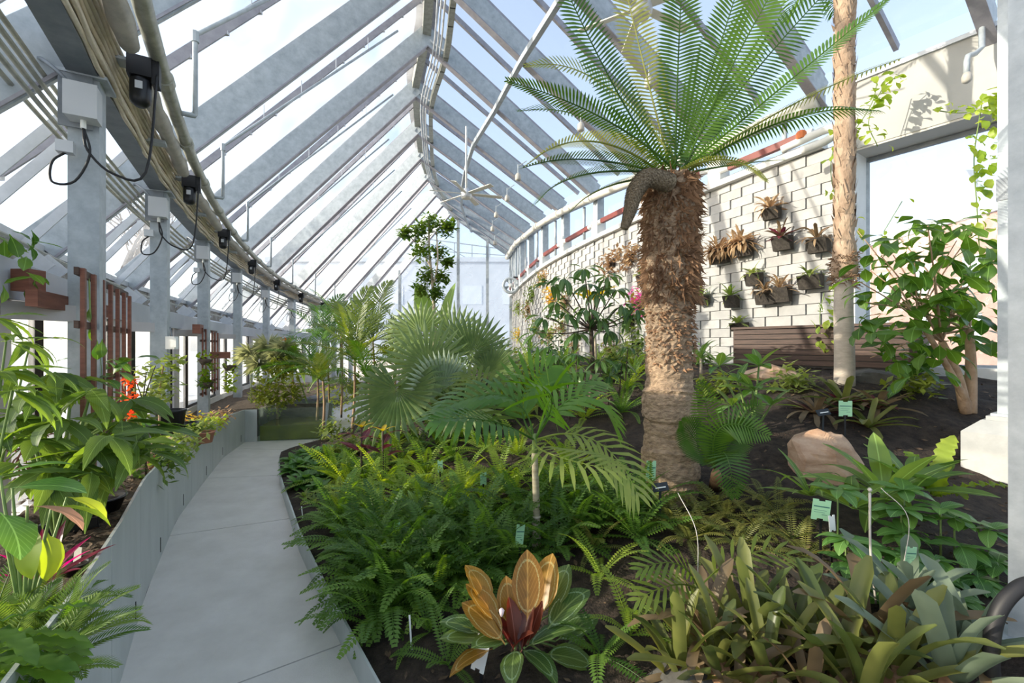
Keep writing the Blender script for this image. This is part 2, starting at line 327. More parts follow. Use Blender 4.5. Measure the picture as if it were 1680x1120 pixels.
SP += [(6.1, 3.5, 1.15), (5.1, 4.8, 1.25), (4.2, 6.1, 1.3), (3.4, 7.5, 1.3), (2.65, 8.95, 1.3), (1.9, 10.4, 1.3), (1.3, 12, 1.3), (.6, 15, 1.2), (0, 19, 1.1),
       (1.14, 3.24, .54), (2.2, 3.2, .68), (3.39, 4.6, 1.22), (4.0, 4.0, 1.02), (.156, 2.89, .3), (.03, 2.04, .2), (1.5, 1.6, .4), (2.2, 2, .5), (1.0, 1.0, .25),
       (3.5, 3.2, .62), (.86, 5.0, .86), (.09, 6.8, 1.15), (-1.2, 7, .75), (-.9, 5.6, .5), (2.2, 5.5, 1.15), (-1.5, 10, .7), (-2, 8, .35), (4.5, 2, .6), (6.3, 1, .6)]
SPA = np.array(SP)
def _tps(a, b):
    d2 = (a[:, None, 0] - b[None, :, 0]) ** 2 + (a[:, None, 1] - b[None, :, 1]) ** 2
    return d2 * np.log(d2 + 1e-9) * .5
_n = len(SPA); _A = np.zeros((_n + 3, _n + 3)); _A[:_n, :_n] = _tps(SPA, SPA) + np.eye(_n) * .02
_A[:_n, _n] = 1; _A[:_n, _n + 1:] = SPA[:, :2]; _A[_n:, :_n] = _A[:_n, _n:].T
_w = np.linalg.solve(_A, np.concatenate([SPA[:, 2], np.zeros(3)]))
def soil_arr(xy):
    z = _tps(xy, SPA) @ _w[:_n] + _w[_n] + xy @ _w[_n + 1:]
    return np.clip(z, .07, 1.5)
def soil(x, y): return float(soil_arr(np.array([[x, y]]))[0])
def gp(px, py):
    """the spot on the mound that shows at this pixel"""
    ds = np.arange(.9, 19, .01); xs = (px - 840) / F * ds; zs = EYE + (H0 - py) / F * ds
    s = soil_arr(np.stack([xs, ds], 1)); k = np.argmax(zs <= s)
    return Vector((xs[k], ds[k], s[k]))
def wp(px, py, off=.0):
    """the spot on the tiled wall that shows at this pixel"""
    for d in np.arange(4.0, 21, .01):
        x = (px - 840) / F * d
        if x >= wallx(d): break
    return W(px, py, d - off)
def rnd(a, b): return R.uniform(a, b)

# ================================================================== STRUCTURE
# ---- outside ground, floor
solo('ground', G().quad((-120, -60, -.35), (120, -60, -.35), (120, 160, -.35), (-120, 160, -.35)), M['paving'], kind='structure')
floor = thing('floor', (0, 0, 0), kind='structure')
g = G(); ys = np.arange(-.6, 21.6, .5)
for a, b in zip(ys[:-1], ys[1:]):
    g.quad((leftx(a) - 5, a, -.03), (wallx(a) + .2, a, -.03), (wallx(b) + .2, b, -.03), (leftx(b) - 5, b, -.03))
part(floor, 'base_slab', g, M['concrete_dark'])
# path slabs: joint lines given by their depth on the left and right edge
JL = [(-.55, -.45), (.15, .45), (1.86, 2.42), (3.80, 4.18), (5.45, 5.58), (7.05, 6.9), (8.7, 8.5), (10.4, 10.2), (12.2, 12), (14.2, 14)]
for (a0, a1), (b0, b1) in zip(JL[:-1], JL[1:]):
    g = G(); n = 8; row = []
    for k in range(n + 1):
        u = k / n; yl = a0 + .004 + (b0 - a0 - .008) * u; yr = a1 + .004 + (b1 - a1 - .008) * u
        row.append(((leftx(yl) + .0, yl), (curbx(yr), yr)))
    vs = []; fs = []
    for (xl, yl), (xr, yr) in row: vs += [(xl, yl, 0), (xr, yr, 0), (xl, yl, -.04), (xr, yr, -.04)]
    for k in range(n):
        q = 4 * k; fs += [(q, q + 1, q + 5, q + 4), (q, q + 4, q + 6, q + 2), (q + 1, q + 3, q + 7, q + 5)]
    fs += [(0, 2, 3, 1), (4 * n, 4 * n + 1, 4 * n + 3, 4 * n + 2)]
    g.add(vs, fs); part(floor, 'slab', g, M['concrete'])

# ---- mound of soil
vs = []; fs = []; ny, nx = 150, 64
yy = np.concatenate([np.linspace(-.5, 6, 95), np.linspace(6.12, 20, 55)])
xy = []
for y in yy:
    x0, x1 = curbx(y) + .006, wallx(y) - .02
    xy += [(x0 + (x1 - x0) * k / (nx - 1), y) for k in range(nx)]
xy = np.array(xy); z = soil_arr(xy)
for (x, y), q in zip(xy, z):
    edge = min(1, (x - curbx(y)) / .25)
    vs.append((x, y, q + edge * (.018 * math.sin(x * 9.1 + y * 4) * math.sin(y * 7.3 - x * 3) + rnd(-.012, .012))))
fs = [(j * nx + i, j * nx + i + 1, (j + 1) * nx + i + 1, (j + 1) * nx + i) for j in range(len(yy) - 1) for i in range(nx - 1)]
tag(solo('planting_soil', G().add(vs, fs), M['soil'], smooth=True), 'dark planting soil mounded between the path and the tiled wall', 'soil', kind='stuff')
g = G()
for k in range(2600):
    y = rnd(1.3, 7.5); x0, x1 = curbx(y) + .1, min(wallx(y) - .2, y * 1.15); x = rnd(x0, max(x0 + .1, x1)); q = soil(x, y)
    a = rnd(0, 6.28); l = rnd(.008, .03); w = l * rnd(.25, .6); t = rnd(-.006, .012)
    d = Vector((math.cos(a) * l, math.sin(a) * l, t)); s = Vector((-math.sin(a) * w, math.cos(a) * w, rnd(-.006, .006))); p = Vector((x, y, q + .014))
    g.add([p - d, p - s, p + d, p + s], [(0, 1, 2, 3)])
tag(solo('bark_mulch', g, M['mulch']), 'brown bark chips strewn over the dark soil mound', 'mulch', kind='stuff')
# ---- left bed
def bedz(y): return float(np.interp(y, [0, 3, 5.2, 7.5], [.62, .62, .55, .46]))
vs = []; fs = []; yy = np.linspace(-.5, 14, 70); nx = 20
px_ = [(p.x, p.y) for p in POST]
def postx(y): return float(np.interp(y, [p[1] for p in px_], [p[0] for p in px_]))
for y in yy:
    x1 = leftx(y) - .012; x0 = postx(y) - .30
    vs += [(x0 + (x1 - x0) * k / (nx - 1), y, bedz(y) + rnd(-.012, .012)) for k in range(nx)]
fs = [(j * nx + i, j * nx + i + 1, (j + 1) * nx + i + 1, (j + 1) * nx + i) for j in range(len(yy) - 1) for i in range(nx - 1)]
tag(solo('bed_soil', G().add(vs, fs), M['bedsoil'], smooth=True), 'mulched soil in the raised bed behind the steel wall', 'soil', kind='stuff')
g = G()
for k in range(1500):
    y = rnd(.9, 4.5); x = leftx(y) - rnd(.02, .75); a = rnd(0, 6.28); l = rnd(.008, .028); w = l * rnd(.25, .6)
    d = Vector((math.cos(a) * l, math.sin(a) * l, rnd(-.01, .01))); s = Vector((-math.sin(a) * w, math.cos(a) * w, rnd(-.008, .008))); p = Vector((x, y, bedz(y) + .014))
    g.add([p - d, p - s, p + d, p + s], [(0, 1, 2, 3)])
tag(solo('wood_chips', g, M['mulch']), 'brown wood chips lying in the raised bed by the steel wall', 'mulch', kind='stuff')

# ---- steel retaining wall on the left of the path, plate by plate
def wtop(y): return float(np.interp(y, [0, 2.83, 5.24, 7.5], [.755, .75, .637, .536]))
rw = thing('retaining_wall', (leftx(4), 4, 0), 'tall curved grey steel retaining wall along the left of the path', 'wall')
cuts = [.1, 1.05, 2.0, 2.72, 3.7, 4.7, 5.75, 6.7, 7.5]
for a, b in zip(cuts[:-1], cuts[1:]):
    g = G(); n = 8; th = .012; P0 = []
    for k in range(n + 1):
        y = a + .003 + (b - a - .006) * k / n; x = leftx(y); P0.append((x, y))
    vs = []; fs = []
    for x, y in P0: vs += [(x, y, 0), (x, y, wtop(y)), (x - th, y - th * .4, wtop(y)), (x - th, y - th * .4, 0)]
    for k in range(n):
        q = 4 * k; fs += [(q, q + 4, q + 5, q + 1), (q + 1, q + 5, q + 6, q + 2), (q + 2, q + 6, q + 7, q + 3)]
    fs += [(0, 1, 2, 3), (4 * n + 3, 4 * n + 2, 4 * n + 1, 4 * n)]
    pl = part(rw, 'plate', g.add(vs, fs), M['plate'], smooth=False)
    ym = (a + b) / 2 + .18; p = Vector((leftx(ym) + .0025, ym, .05)); q = Vector((leftx(ym) + .0025, ym, .16))
    part(pl, 'weep_slot', G().beam(p, q, .004, .003, (1, 0, 0)), M['black'])
g = G().quad((-4.44, 7.5, 0), (-4.26, 7.54, 0), (-4.26, 7.54, .536), (-4.44, 7.5, .536), .012); part(rw, 'end_plate', g, M['plate'])
# ---- low curb on the right of the path
cb = thing('path_curb', (curbx(3), 3, 0), 'low curved grey steel curb edging the fern bed', 'curb')
cuts = [.3, 1.2, 2.35, 3.5, 4.7, 5.6, 6.38]
for a, b in zip(cuts[:-1], cuts[1:]):
    g = G(); n = 8; vs = []; fs = []
    for k in range(n + 1):
        y = a + .003 + (b - a - .006) * k / n; x = curbx(y); zt = float(np.interp(y, [0, 4, 6.4], [.165, .15, .06])); vs += [(x - .006, y, 0), (x - .006, y, zt), (x + .008, y, zt), (x + .008, y, 0)]
    for k in range(n):
        q = 4 * k; fs += [(q + 4, q, q + 1, q + 5), (q + 5, q + 1, q + 2, q + 6), (q + 6, q + 2, q + 3, q + 7)]
    fs += [(3, 2, 1, 0), (4 * n, 4 * n + 1, 4 * n + 2, 4 * n + 3)]
    part(cb, 'plate', g.add(vs, fs), M['plate'])

# ---- roof: rafters, glazing bars, panes, purlins
ceil = thing('ceiling', (0, 8, 0), kind='structure')
UPL = [((rid(i) - pst(i)).cross(nrm(pst, i).cross(EZ))).normalized() for i in range(-1, 11)]
for i in range(-1, 11):
    a, b = rid(i), roofL(i, KG)
    part(ceil, 'rafter', G().beam(a + (a - b).normalized() * .02, b, .075, .33), M['galv'])
    f = G().beam(a - EZ * .235, b - EZ * .235, .13, .018); part(ceil, 'rafter_flange', f, M['bar'])
    a, b = rid(i), eav(i) + EZ * .12
    part(ceil, 'rafter', G().beam(a, b, .075, .33), M['galv'])
    part(ceil, 'rafter_flange', G().beam(a - EZ * .22, b - EZ * .22, .13, .018), M['bar'])
UP = .24
for i in range(-1, 10):
    for k, (u0, u1) in enumerate(((0, .5), (.5, 1))):
        e = .012
        q = [roofL(i + u0 + e, .0), roofL(i + u1 - e, .0), roofL(i + u1 - e, KG), roofL(i + u0 + e, KG)]
        part(ceil, 'pane', G().quad(*[p + EZ * UP for p in q], .008), M['roof_glass'])
        q = [roofR(i + u0 + e, .0), roofR(i + u1 - e, .0), roofR(i + u1 - e, 1.), roofR(i + u0 + e, 1.)]
        part(ceil, 'pane', G().quad(*[p + EZ * UP for p in q], .008), M['roof_glass_r'])
    for u in (.5,):
        a, b = roofL(i + u, 0) + EZ * .17, roofL(i + u, KG) + EZ * .17
        gb = part(ceil, 'glazing_bar', G().beam(a, b, .05, .09), M['bar'])
        g = G()
        for k in range(14):
            p = a.lerp(b, (k + .5) / 14) - EZ * .06; g.box(p, .05, .03, .035)
        part(gb, 'bar_clips', g, M['alu'], kind='stuff')
        a, b = roofR(i + u, 0) + EZ * .17, roofR(i + u, 1) + EZ * .17
        part(ceil, 'glazing_bar', G().beam(a, b, .05, .09), M['bar'])
    for f in (roofL, roofR):                                                 # bar that caps each rafter
        a, b = f(i, 0) + EZ * (UP - .02), f(i, KG if f is roofL else 1) + EZ * (UP - .02); part(ceil, 'glazing_bar', G().beam(a, b, .06, .05), M['bar'])
    # ridge, purlins
    part(ceil, 'ridge_beam', G().beam(rid(i) + EZ * .1, rid(i + 1) + EZ * .1, .16, .22), M['galv_warm'])
    part(ceil, 'ridge_cap', G().beam(rid(i) + EZ * .3, rid(i + 1) + EZ * .3, .42, .03), M['bar'])
    part(ceil, 'purlin', G().beam(pst(i) + EZ * .13, pst(i + 1) + EZ * .13, .15, .24), M['galv_dark'])
    if i >= 0: part(ceil, 'purlin', G().beam(roofR(i, .36) - EZ * .25, roofR(i + 1, .36) - EZ * .25, .08, .10), M['galv'])
    if i >= 0: part(ceil, 'eave_beam', G().beam(eav(i) + EZ * .03, eav(i + 1) + EZ * .03, .16, .16), M['galv'])
# curved rail hung beside the ridge
pts = [rid(t / 4) + Vector((.38, 0, -.36)) for t in range(0, 4 * 10 + 1)]
g = G()
for a, b in zip(pts[:-1], pts[1:]): g.beam(a, b + (b - a) * .05, .10, .14)
rail = solo('ridge_rail', g, M['galv_warm'], 'long curved steel cable tray hanging under the roof ridge', 'rail')
for dx, dz, w_ in ((-.13, .0, 'nearest'), (-.19, .03, 'second'), (-.25, .06, 'farthest')):
    solo('ridge_conduit', G().tube([p + Vector((dx, 0, dz)) for p in pts], .017, 6), M['alu'], w_ + ' of three thin conduits left of the curved ridge tray', 'pipe', 'conduits beside the ridge tray', smooth=True)
for i in range(2, 9):
    a = rid(i) + Vector((.05, 0, -.08)); b = rid(i) + Vector((.33, 0, -.3)); part(rail, 'hanger', G().beam(a, b, .03, .03), M['alu'])

# ---- left wall: posts, header, windows, sill
wl_ = thing('wall_left', (-4, 6, 0), kind='structure')
for i in range(0, 10):
    p = pst(i)
    part(wl_, 'post', G().beam((p.x, p.y, 0), p, .155, .15, nrm(pst, i)), M['galv'])
    part(wl_, 'post_cap', G().box(p + EZ * .01, .24, .24, .02, math.atan2(nrm(pst, i).y, nrm(pst, i).x)), M['galv'])
def wline(t, o=.32): return pst(t) + nrm(pst, t) * o
wcount = 0
for i in range(0, 9):
    n = 4
    for k in range(n):                                                      # header, curved in short lengths
        a, b = wline(i + k / n), wline(i + (k + 1) / n); a.z = b.z = 1.97
        part(wl_, 'header', G().beam(a, b + (b - a) * .01, .16, .22), M['header'])
        c, d = roofL(i + k / n, KG), roofL(i + (k + 1) / n, KG); 
        a2, b2 = a + EZ * .10, b + EZ * .10
        part(wl_, 'eave_shelf', G().quad(a2, b2, d - EZ * .30, c - EZ * .30, .015), M['alu'])
        a3, b3 = wline(i + k / n), wline(i + (k + 1) / n); a3.z = b3.z = .28
        part(wl_, 'sill_wall', G().beam(a3, b3, .14, .56), M['concrete'])
    wcount += 1
    w = thing('window_%d' % wcount, wline(i + .5) * 1.0, kind='structure')
    a, b = wline(i + .12), wline(i + .80)
    def at(p, z): return Vector((p.x, p.y, z))
    part(w, 'pane', G().quad(at(a, .6), at(b, .6), at(b, 1.86), at(a, 1.86), .01), M['wall_glass'])
    for p in (a, b): part(w, 'window_frame', G().beam(at(p, .56), at(p, 1.86), .04, .06), M['black'])
    part(w, 'window_frame', G().beam(at(a, .58), at(b, .58), .07, .05), M['black'])
    c, d = wline(i + .80), wline(i + .91)
    part(w, 'mullion_panel', G().quad(at(c, .56), at(d, .56), at(d, 1.86), at(c, 1.86), .09), M['mull'])
    c, d = wline(i + .91), wline(i + 1.12)
    part(w, 'side_pane', G().quad(at(c, .56), at(d, .56), at(d, 1.86), at(c, 1.86), .01), M['wall_glass'])
    part(w, 'post_bracket', G().beam(at(wline(i + .86, .30), 1.80), at(pst(i + 1) - nrm(pst, i + 1) * .0, 1.80), .05, .10), M['mull'])
    # gutter with vent arms
    a, b = roofL(i, KG), roofL(i + 1, KG)
    gt = part(wl_, 'gutter', G().beam(a - EZ * .18, b - EZ * .18, .05, .26), M['gutter'])
    part(wl_, 'gutter_rail', G().beam(a - EZ * .03, b - EZ * .03, .09, .07), M['alu'])
    part(wl_, 'vent_rod', G().tube([a.lerp(a - nrm(pst, i) * .3, 1) - EZ * .22, b - nrm(pst, i + 1) * .3 - EZ * .22], .016, 6), M['galv_warm'])
    for u in (.30, .42, .78):
        s = roofL(i + u, KG * 1.02) - EZ * .22; e = roofL(i + u, .98) + EZ * .05
        part(wl_, 'vent_arm', G().beam(s, s.lerp(e, .85), .035, .07), M['alu'])
        p = wline(i + u, .40); p.z = 2.14
        part(wl_, 'arm_bracket', G().beam(p, p + EZ * .12 + nrm(pst, i) * .12, .02, .16), M['alu'])

# ---- right wall: tiles, coping, posts, window bay
wr = thing('wall_right', (2.5, 9, 0), kind='structure')
def copz(i): return float(np.interp(i, [0, 1, 3, 7, 10], [4.28, 4.22, 4.06, 3.78, 3.74]))
I0 = -.22
def wal(t, o=0.): p = eav(t) - nrm(eav, t) * o; p.z = 0; return p                  # +o = further out
tt = [I0 + (10 - I0) * k / 90 for k in range(91)]
g = G()
for a, b in zip(tt[:-1], tt[1:]):
    p, q = wal(a, .10), wal(b, .10); g.quad(p + EZ * .3, q + EZ * .3, q + EZ * copz(b), p + EZ * copz(a), .06)
part(wr, 'wall_core', g, M['mortar'])
# walk the wall by arc length
arc = [0.]; 
for a, b in zip(tt[:-1], tt[1:]): arc.append(arc[-1] + (wal(b) - wal(a)).length)
def t_at(s): return float(np.interp(s, arc, tt))
TL, TH = .385, .148
tiles = []
rows = 22; ncol = int(arc[-1] / TL) + 1
far = G()
for r in range(rows):
    z0 = 1.0 + r * TH
    for k in range(-1, ncol + 1):
        s0 = (k + .5 * (r % 2)) * TL; s1 = s0 + TL - .010
        s0 = max(0, s0); s1 = min(arc[-1], s1)
        if s1 - s0 < .06: continue
        ta, tb = t_at(s0), t_at(s1); z1 = min(z0 + TH - .007, copz(tb))
        if z1 - z0 < .03: continue
        near, farp = wal(ta, .020), wal(tb, .044)                            # near end stands proud, far end sits back
        nb, fb = wal(ta, .08), wal(tb, .08)
        vs = [near + EZ * z0, farp + EZ * z0, farp + EZ * z1, near + EZ * z1, nb + EZ * z0, fb + EZ * z0, fb + EZ * z1, nb + EZ * z1]
        fs = [(0, 3, 2, 1), (0, 4, 7, 3), (3, 7, 6, 2), (1, 2, 6, 5), (0, 1, 5, 4)]
        if s0 < 5.1: part(wr, 'tile', G().add(vs, fs), M['tile'])
        else: far.add(vs, fs)
tag(part(wr, 'far_tiles', far, M['tile']), kind='stuff')
for a, b in zip(range(0, 10), range(1, 11)):
    n = 4
    g = G()
    for k in range(n):
        u, v = max(I0, a + k / n), a + (k + 1) / n
        p, q = wal(u, .04), wal(v, .04); g.beam(p + EZ * (copz(u) + .04), q + EZ * (copz(v) + .04), .22, .09)
    part(wr, 'coping', g, M['white'])
for i in range(1, 11):
    p = wal(i, .05); part(wr, 'post', G().beam(p + EZ * copz(i), p + EZ * eav(i).z, .18, .18, nrm(eav, i)), M['galv'])
    part(wr, 'post_foot', G().box(p + EZ * (copz(i) + .22), .24, .24, .40, math.atan2(nrm(eav, i).y, nrm(eav, i).x)), M['white'])
# clerestory panes above the coping
for i in range(0, 10):
    p, q = wal(i + .06, .12), wal(i + .94, .12)
    part(wr, 'clerestory_pane', G().quad(p + EZ * (copz(i) + .08), q + EZ * (copz(i + 1) + .08), q + EZ * eav(i + 1).z, p + EZ * eav(i).z, .008), M['roof_glass_r'])
    part(wr, 'clerestory_sill', G().beam(p + EZ * (copz(i) + .12), q + EZ * (copz(i + 1) + .12), .06, .1), M['white'])
# window bay at the near end: fascia panels, soffit, pane
ts = [-1.6, -1, -.6, I0]
for a, b in zip(ts[:-1], ts[1:]):
    p, q = wal(a, .0), wal(b, .0)
    part(wr, 'fascia_panel', G().quad(p + EZ * 4.12, q + EZ * 4.12, q + EZ * 4.97, p + EZ * 4.97, .02), M['fascia'])
    part(wr, 'fascia_cap', G().beam(p + EZ * 4.99, q + EZ * 4.99, .08, .05), M['alu'])
    po, qo = wal(a, .42), wal(b, .42)
    part(wr, 'soffit', G().quad(p + EZ * 4.11, q + EZ * 4.11, qo + EZ * 4.11, po + EZ * 4.11, .03), M['soffit'])
    part(wr, 'sill_wall', G().quad(p + EZ * .6, q + EZ * .6, q + EZ * 1.36, p + EZ * 1.36, .12), M['white'])
win = thing('window_20', wal(-.4, .4), kind='structure')
a, b = wal(-1.05, .40), wal(I0 + .0, .40)
part(win, 'pane', G().quad(a + EZ * 1.3, b + EZ * 1.3, b + EZ * 4.1, a + EZ * 4.1, .01), M['clear'])
for p in (a, b): part(win, 'window_frame', G().beam(p + EZ * 1.3, p + EZ * 4.1, .07, .07), M['galv'])
part(win, 'window_frame', G().beam(a + EZ * 1.34, b + EZ * 1.34, .07, .08), M['galv'])
part(win, 'window_frame', G().beam(a + EZ * 4.06, b + EZ * 4.06, .05, .05), M['galv_dark'])
p, q = wal(I0, .0), wal(I0, .42); part(wr, 'jamb', G().quad(p + EZ * .6, q + EZ * .6, q + EZ * 4.2, p + EZ * 4.2, .04), M['white'])

# ---- far gable
gb = thing('wall_far', tuple(rid(10) * Vector((1, 1, 0)) if False else (rid(10).x, rid(10).y, 0)), kind='structure')
a, c, b = eav(10), rid(10), roofL(10, 1.25)
def gpt(u):                                                                  # u: -1 left foot, 0 ridge, 1 right foot
    return c.lerp(b if u < 0 else a, abs(u))
us = [-1, -.72, -.45, -.2, .14, .62, 1.0]
for u0, u1 in zip(us[:-1], us[1:]):
    p, q = gpt(u0), gpt(u1); cs = [p, q] if u0 * u1 >= 0 else [p, c, q]
    vs = [Vector((v.x, v.y, .3)) for v in (p, q)] + [v for v in reversed(cs)]
    if len(cs) == 3:
        vs = [Vector((p.x, p.y, .3)), Vector((c.x, c.y, .3)), Vector((q.x, q.y, .3)), q, c, p]; fs = [(0, 1, 4, 5), (1, 2, 3, 4)]
    else: fs = [(0, 1, 2, 3)]
    part(gb, 'pane', G().add(vs, fs), M['gable_glass'])
for u in us:
    p = gpt(u); part(gb, 'mullion', G().beam((p.x, p.y, 0), p, .12, .12, (0, 1, 0)), M['galv'])
part(gb, 'gable_base', G().quad((b.x, b.y, 0), (c.x, c.y, 0), (c.x, c.y, .9), (b.x, b.y, .9), .1), M['mull'])

# ---- near columns on the right
RZ = math.radians(31.7); UX = Vector((math.cos(RZ), math.sin(RZ), 0)); UY = Vector((-math.sin(RZ), math.cos(RZ), 0))
pc = Vector((3.758, 3.3, 0))
pier = thing('concrete_pier', (pc.x, pc.y, .45), 'pale concrete pier with chamfered top carrying the galvanised column', 'pier')
part(pier, 'block', G().box(pc + EZ * .68, .56, .56, .56, RZ), M['pier'])
sq = ((-1, -1), (1, -1), (1, 1), (-1, 1))
vs = [pc + UX * a * .28 + UY * b * .28 + EZ * .96 for a, b in sq] + [pc + UX * a * .19 + UY * b * .19 + EZ * 1.05 for a, b in sq]
part(pier, 'chamfer', G().add(vs, [(4, 5, 6, 7), (0, 1, 5, 4), (1, 2, 6, 5), (2, 3, 7, 6), (3, 0, 4, 7)]), M['pier'])
part(pier, 'grout_pad', G().box(pc + EZ * 1.065, .34, .34, .03, RZ), M['pier'])
col = thing('steel_column', (pc.x, pc.y, 1.08), 'galvanised box column standing on the concrete pier', 'column')
part(col, 'base_plate', G().box(pc + EZ * 1.09, .30, .30, .02, RZ), M['galv'])
part(col, 'shaft', G().beam(pc + EZ * 1.10, pc + EZ * 5.7, .24, .24, UY), M['galv'])
part(col, 'clamp_band', G().box(pc + EZ * 2.75, .252, .252, .16, RZ), M['galv_dark'])
pc2 = Vector((2.06, 1.7, 0)); z0 = soil(2.06, 1.7)
col2 = thing('steel_column', (pc2.x, pc2.y, z0), 'nearest galvanised column cut off by the right edge of the photo', 'column')
part(col2, 'shaft', G().beam(pc2 + EZ * z0, pc2 + EZ * 6.2, .22, .22, UY), M['galv'])
part(col2, 'base_plate', G().box(pc2 + EZ * (z0 + .01), .32, .32, .03, RZ), M['galv'])

# ================================================================== OUTSIDE
def house(name, label, x0, x1, y0, y1, h, m, wins, roofh=0, capm=None):
    h0 = thing(name, ((x0 + x1) / 2, (y0 + y1) / 2, -.35), label, 'building')
    part(h0, 'walls', G().box(((x0 + x1) / 2, (y0 + y1) / 2, h / 2 - .35), x1 - x0, y1 - y0, h), m)
    part(h0, 'parapet', G().box(((x0 + x1) / 2, (y0 + y1) / 2, h - .25), x1 - x0 + .4, y1 - y0 + .4, .5), capm or m)
    for (a, b, c, d, side) in wins:
        if side == 'y': gq = G().quad((a, y0 - .02, c), (b, y0 - .02, c), (b, y0 - .02, d), (a, y0 - .02, d), .05)
        else: gq = G().quad((x0 - .02, a, c), (x0 - .02, b, c), (x0 - .02, b, d), (x0 - .02, a, d), .05)
        part(h0, 'window', gq, M['bldg_glass'])
    return h0
h1 = house('brick_building', 'pink brick building seen through the window on the right', 27, 48, 18, 34, 9.6, M['brick'],
      [(19.5 + 3.2 * k, 20.6 + 3.2 * k, z, z + 1.9, 'x') for k in range(5) for z in (1.6, 5.0)], capm=M['bldg'])
part(h1, 'chimney', G().box((30.5, 30.5, 11.2), 1.0, 1.0, 4.2), M['bldg'])
h2 = house('pale_building', 'pale bluish building seen through the far gable glass', -26, 12, 48, 66, 11.0, M['bldg'],
      [(-22 + 4.2 * k, -20 + 4.2 * k, z, z + 2.0, 'y') for k in range(8) for z in (2.0, 6.0)])
rl = thing('roof_railing', (-4, 48.6, 10.8), 'thin steel railing and stair frame on the pale building', 'railing')
for k in range(7):
    x = -10 + k * 1.9; part(rl, 'baluster', G().beam((x, 48.6, 10.6), (x, 48.6, 13.2 - .25 * k), .09, .09, (0, 1, 0)), M['galv_dark'])
part(rl, 'handrail', G().beam((-10, 48.6, 13.2), (1.4, 48.6, 11.7), .1, .1), M['galv_dark'])
part(rl, 'lower_rail', G().beam((-10, 48.6, 11.9), (1.4, 48.6, 11.2), .08, .08), M['galv_dark'])
part(rl, 'brace', G().beam((-8.1, 48.6, 12.9), (-4.3, 48.6, 10.7), .08, .08), M['galv_dark'])
# bare trees beyond the left glass
def bare_tree(x, y, h, label, seed):
    q = random.Random(seed); t = thing('bare_tree', (x, y, -.35), label, 'tree', 'bare trees outside the left glass')
    g = G()
    def grow(p, d, l, r, dep):
        e = p + d * l; g.tube([p, (p + e) / 2 + Vector((q.uniform(-.1, .1), q.uniform(-.1, .1), 0)) * l, e], [r, r * .85, r * .65], 5, False)
        if dep == 0: return
        for k in range(3 if dep > 1 else 2):
            dd = (d + Vector((q.uniform(-.8, .8), q.uniform(-.8, .8), q.uniform(-.1, .7)))).normalized()
            grow(p.lerp(e, q.uniform(.6, 1)), dd, l * q.uniform(.6, .8), r * .6, dep - 1)
    grow(Vector((x, y, -.35)), Vector((0, 0, 1)), h * .33, h * .016, 5)
    part(t, 'branches', g, M['treebark'], kind='stuff')
bare_tree(-16, 10, 12, 'bare winter tree showing through the upper left roof panes', 3)
bare_tree(-15, 17, 11, 'bare winter tree behind the middle of the left glazing', 5)
bare_tree(-12.5, 5.5, 10, 'bare winter tree outside nearest the left edge', 8)

# ================================================================== EQUIPMENT UNDER THE LEFT ROOF
def off(i, o, dz): 
    p = pst(i) - nrm(pst, i) * o; p.z = pst(i).z + dz; return p                # +o = inward
def run(o, dz, i0, i1, step=.2):
    n = int((i1 - i0) / step); return [off(i0 + (i1 - i0) * k / n, o, dz) for k in range(n + 1)]
sp = thing('sprinkler_main', off(2, .36, .3), 'long curved galvanised sprinkler main under the left roof', 'pipe')
part(sp, 'main_pipe', G().tube(run(.36, .28, -.4, 9), .052, 12), M['galv_warm'], True)
for i in range(1, 9):
    for u in (.12, .62):
        a, b = off(i + u - .02, .36, .28), off(i + u + .02, .36, .28); part(sp, 'clamp', G().tube([a, b], .064, 12), M['galv_warm'])
    u = i + .34
    p0 = off(u, .36, .28); p1 = p0 - nrm(pst, u) * .14; p2 = p1 + EZ * .62
    k0 = .78; q0 = roofL(u, k0) - EZ * .30
    p2 = Vector((p1.x, p1.y, q0.z)); q1 = roofL(u, .16) - EZ * .28
    br = part(sp, 'branch_pipe', G().tube([p0, p1, p1 + EZ * .01, p2, p2 + (q1 - p2) * .02, q1], [.022, .022, .020, .020, .018, .018], 8), M['galv'], True)
    g = G()
    for k in range(1, 5): p = p2.lerp(q1, k / 5); g.tube([p, p + EZ * .2], .006, 5)
    part(br, 'hanger_wires', g, M['alu'], kind='stuff')
    part(br, 'elbow', G().tube([p2 - EZ * .06, p2 + EZ * .03], .03, 8), M['galv'])
cabs = [(.095, .03), (.10, .065), (.105, .10), (.115, .135), (.125, .165), (.135, .195), (.15, .22), (.165, .24), (.12, .05)]
for n_, (o, dz) in enumerate(cabs):
    pts = run(o, dz, -.5, 9, .1); pts = [p + Vector((0, 0, .012 * math.sin(k * 2.1 + n_))) for k, p in enumerate(pts)]
    solo('beige_cable', G().tube(pts, .016, 6), M['beige'], ['lowest', 'third lowest', 'fourth lowest', 'fifth lowest', 'fourth highest', 'third highest', 'second highest', 'topmost', 'second lowest'][n_] + ' beige cable in the bundle beside the left beam', 'cable', 'beige cable bundle on the left beam', smooth=True)
for (o, dz, w_) in [(-.17, -.26, 'lowest'), (-.17, -.19, 'second lowest'), (-.17, -.12, 'middle'), (-.17, -.05, 'topmost inner'), (-.30, -.16, 'outermost')]:
    solo('conduit', G().tube(run(o, dz, -.5, 9), .015, 6), M['galv_warm'], w_ + ' thin conduit in the row outside the left posts', 'pipe', 'row of conduits outside the left posts', smooth=True)
ORD = ['nearest', 'second', 'third', 'fourth', 'fifth', 'sixth', 'seventh', 'eighth', 'ninth']
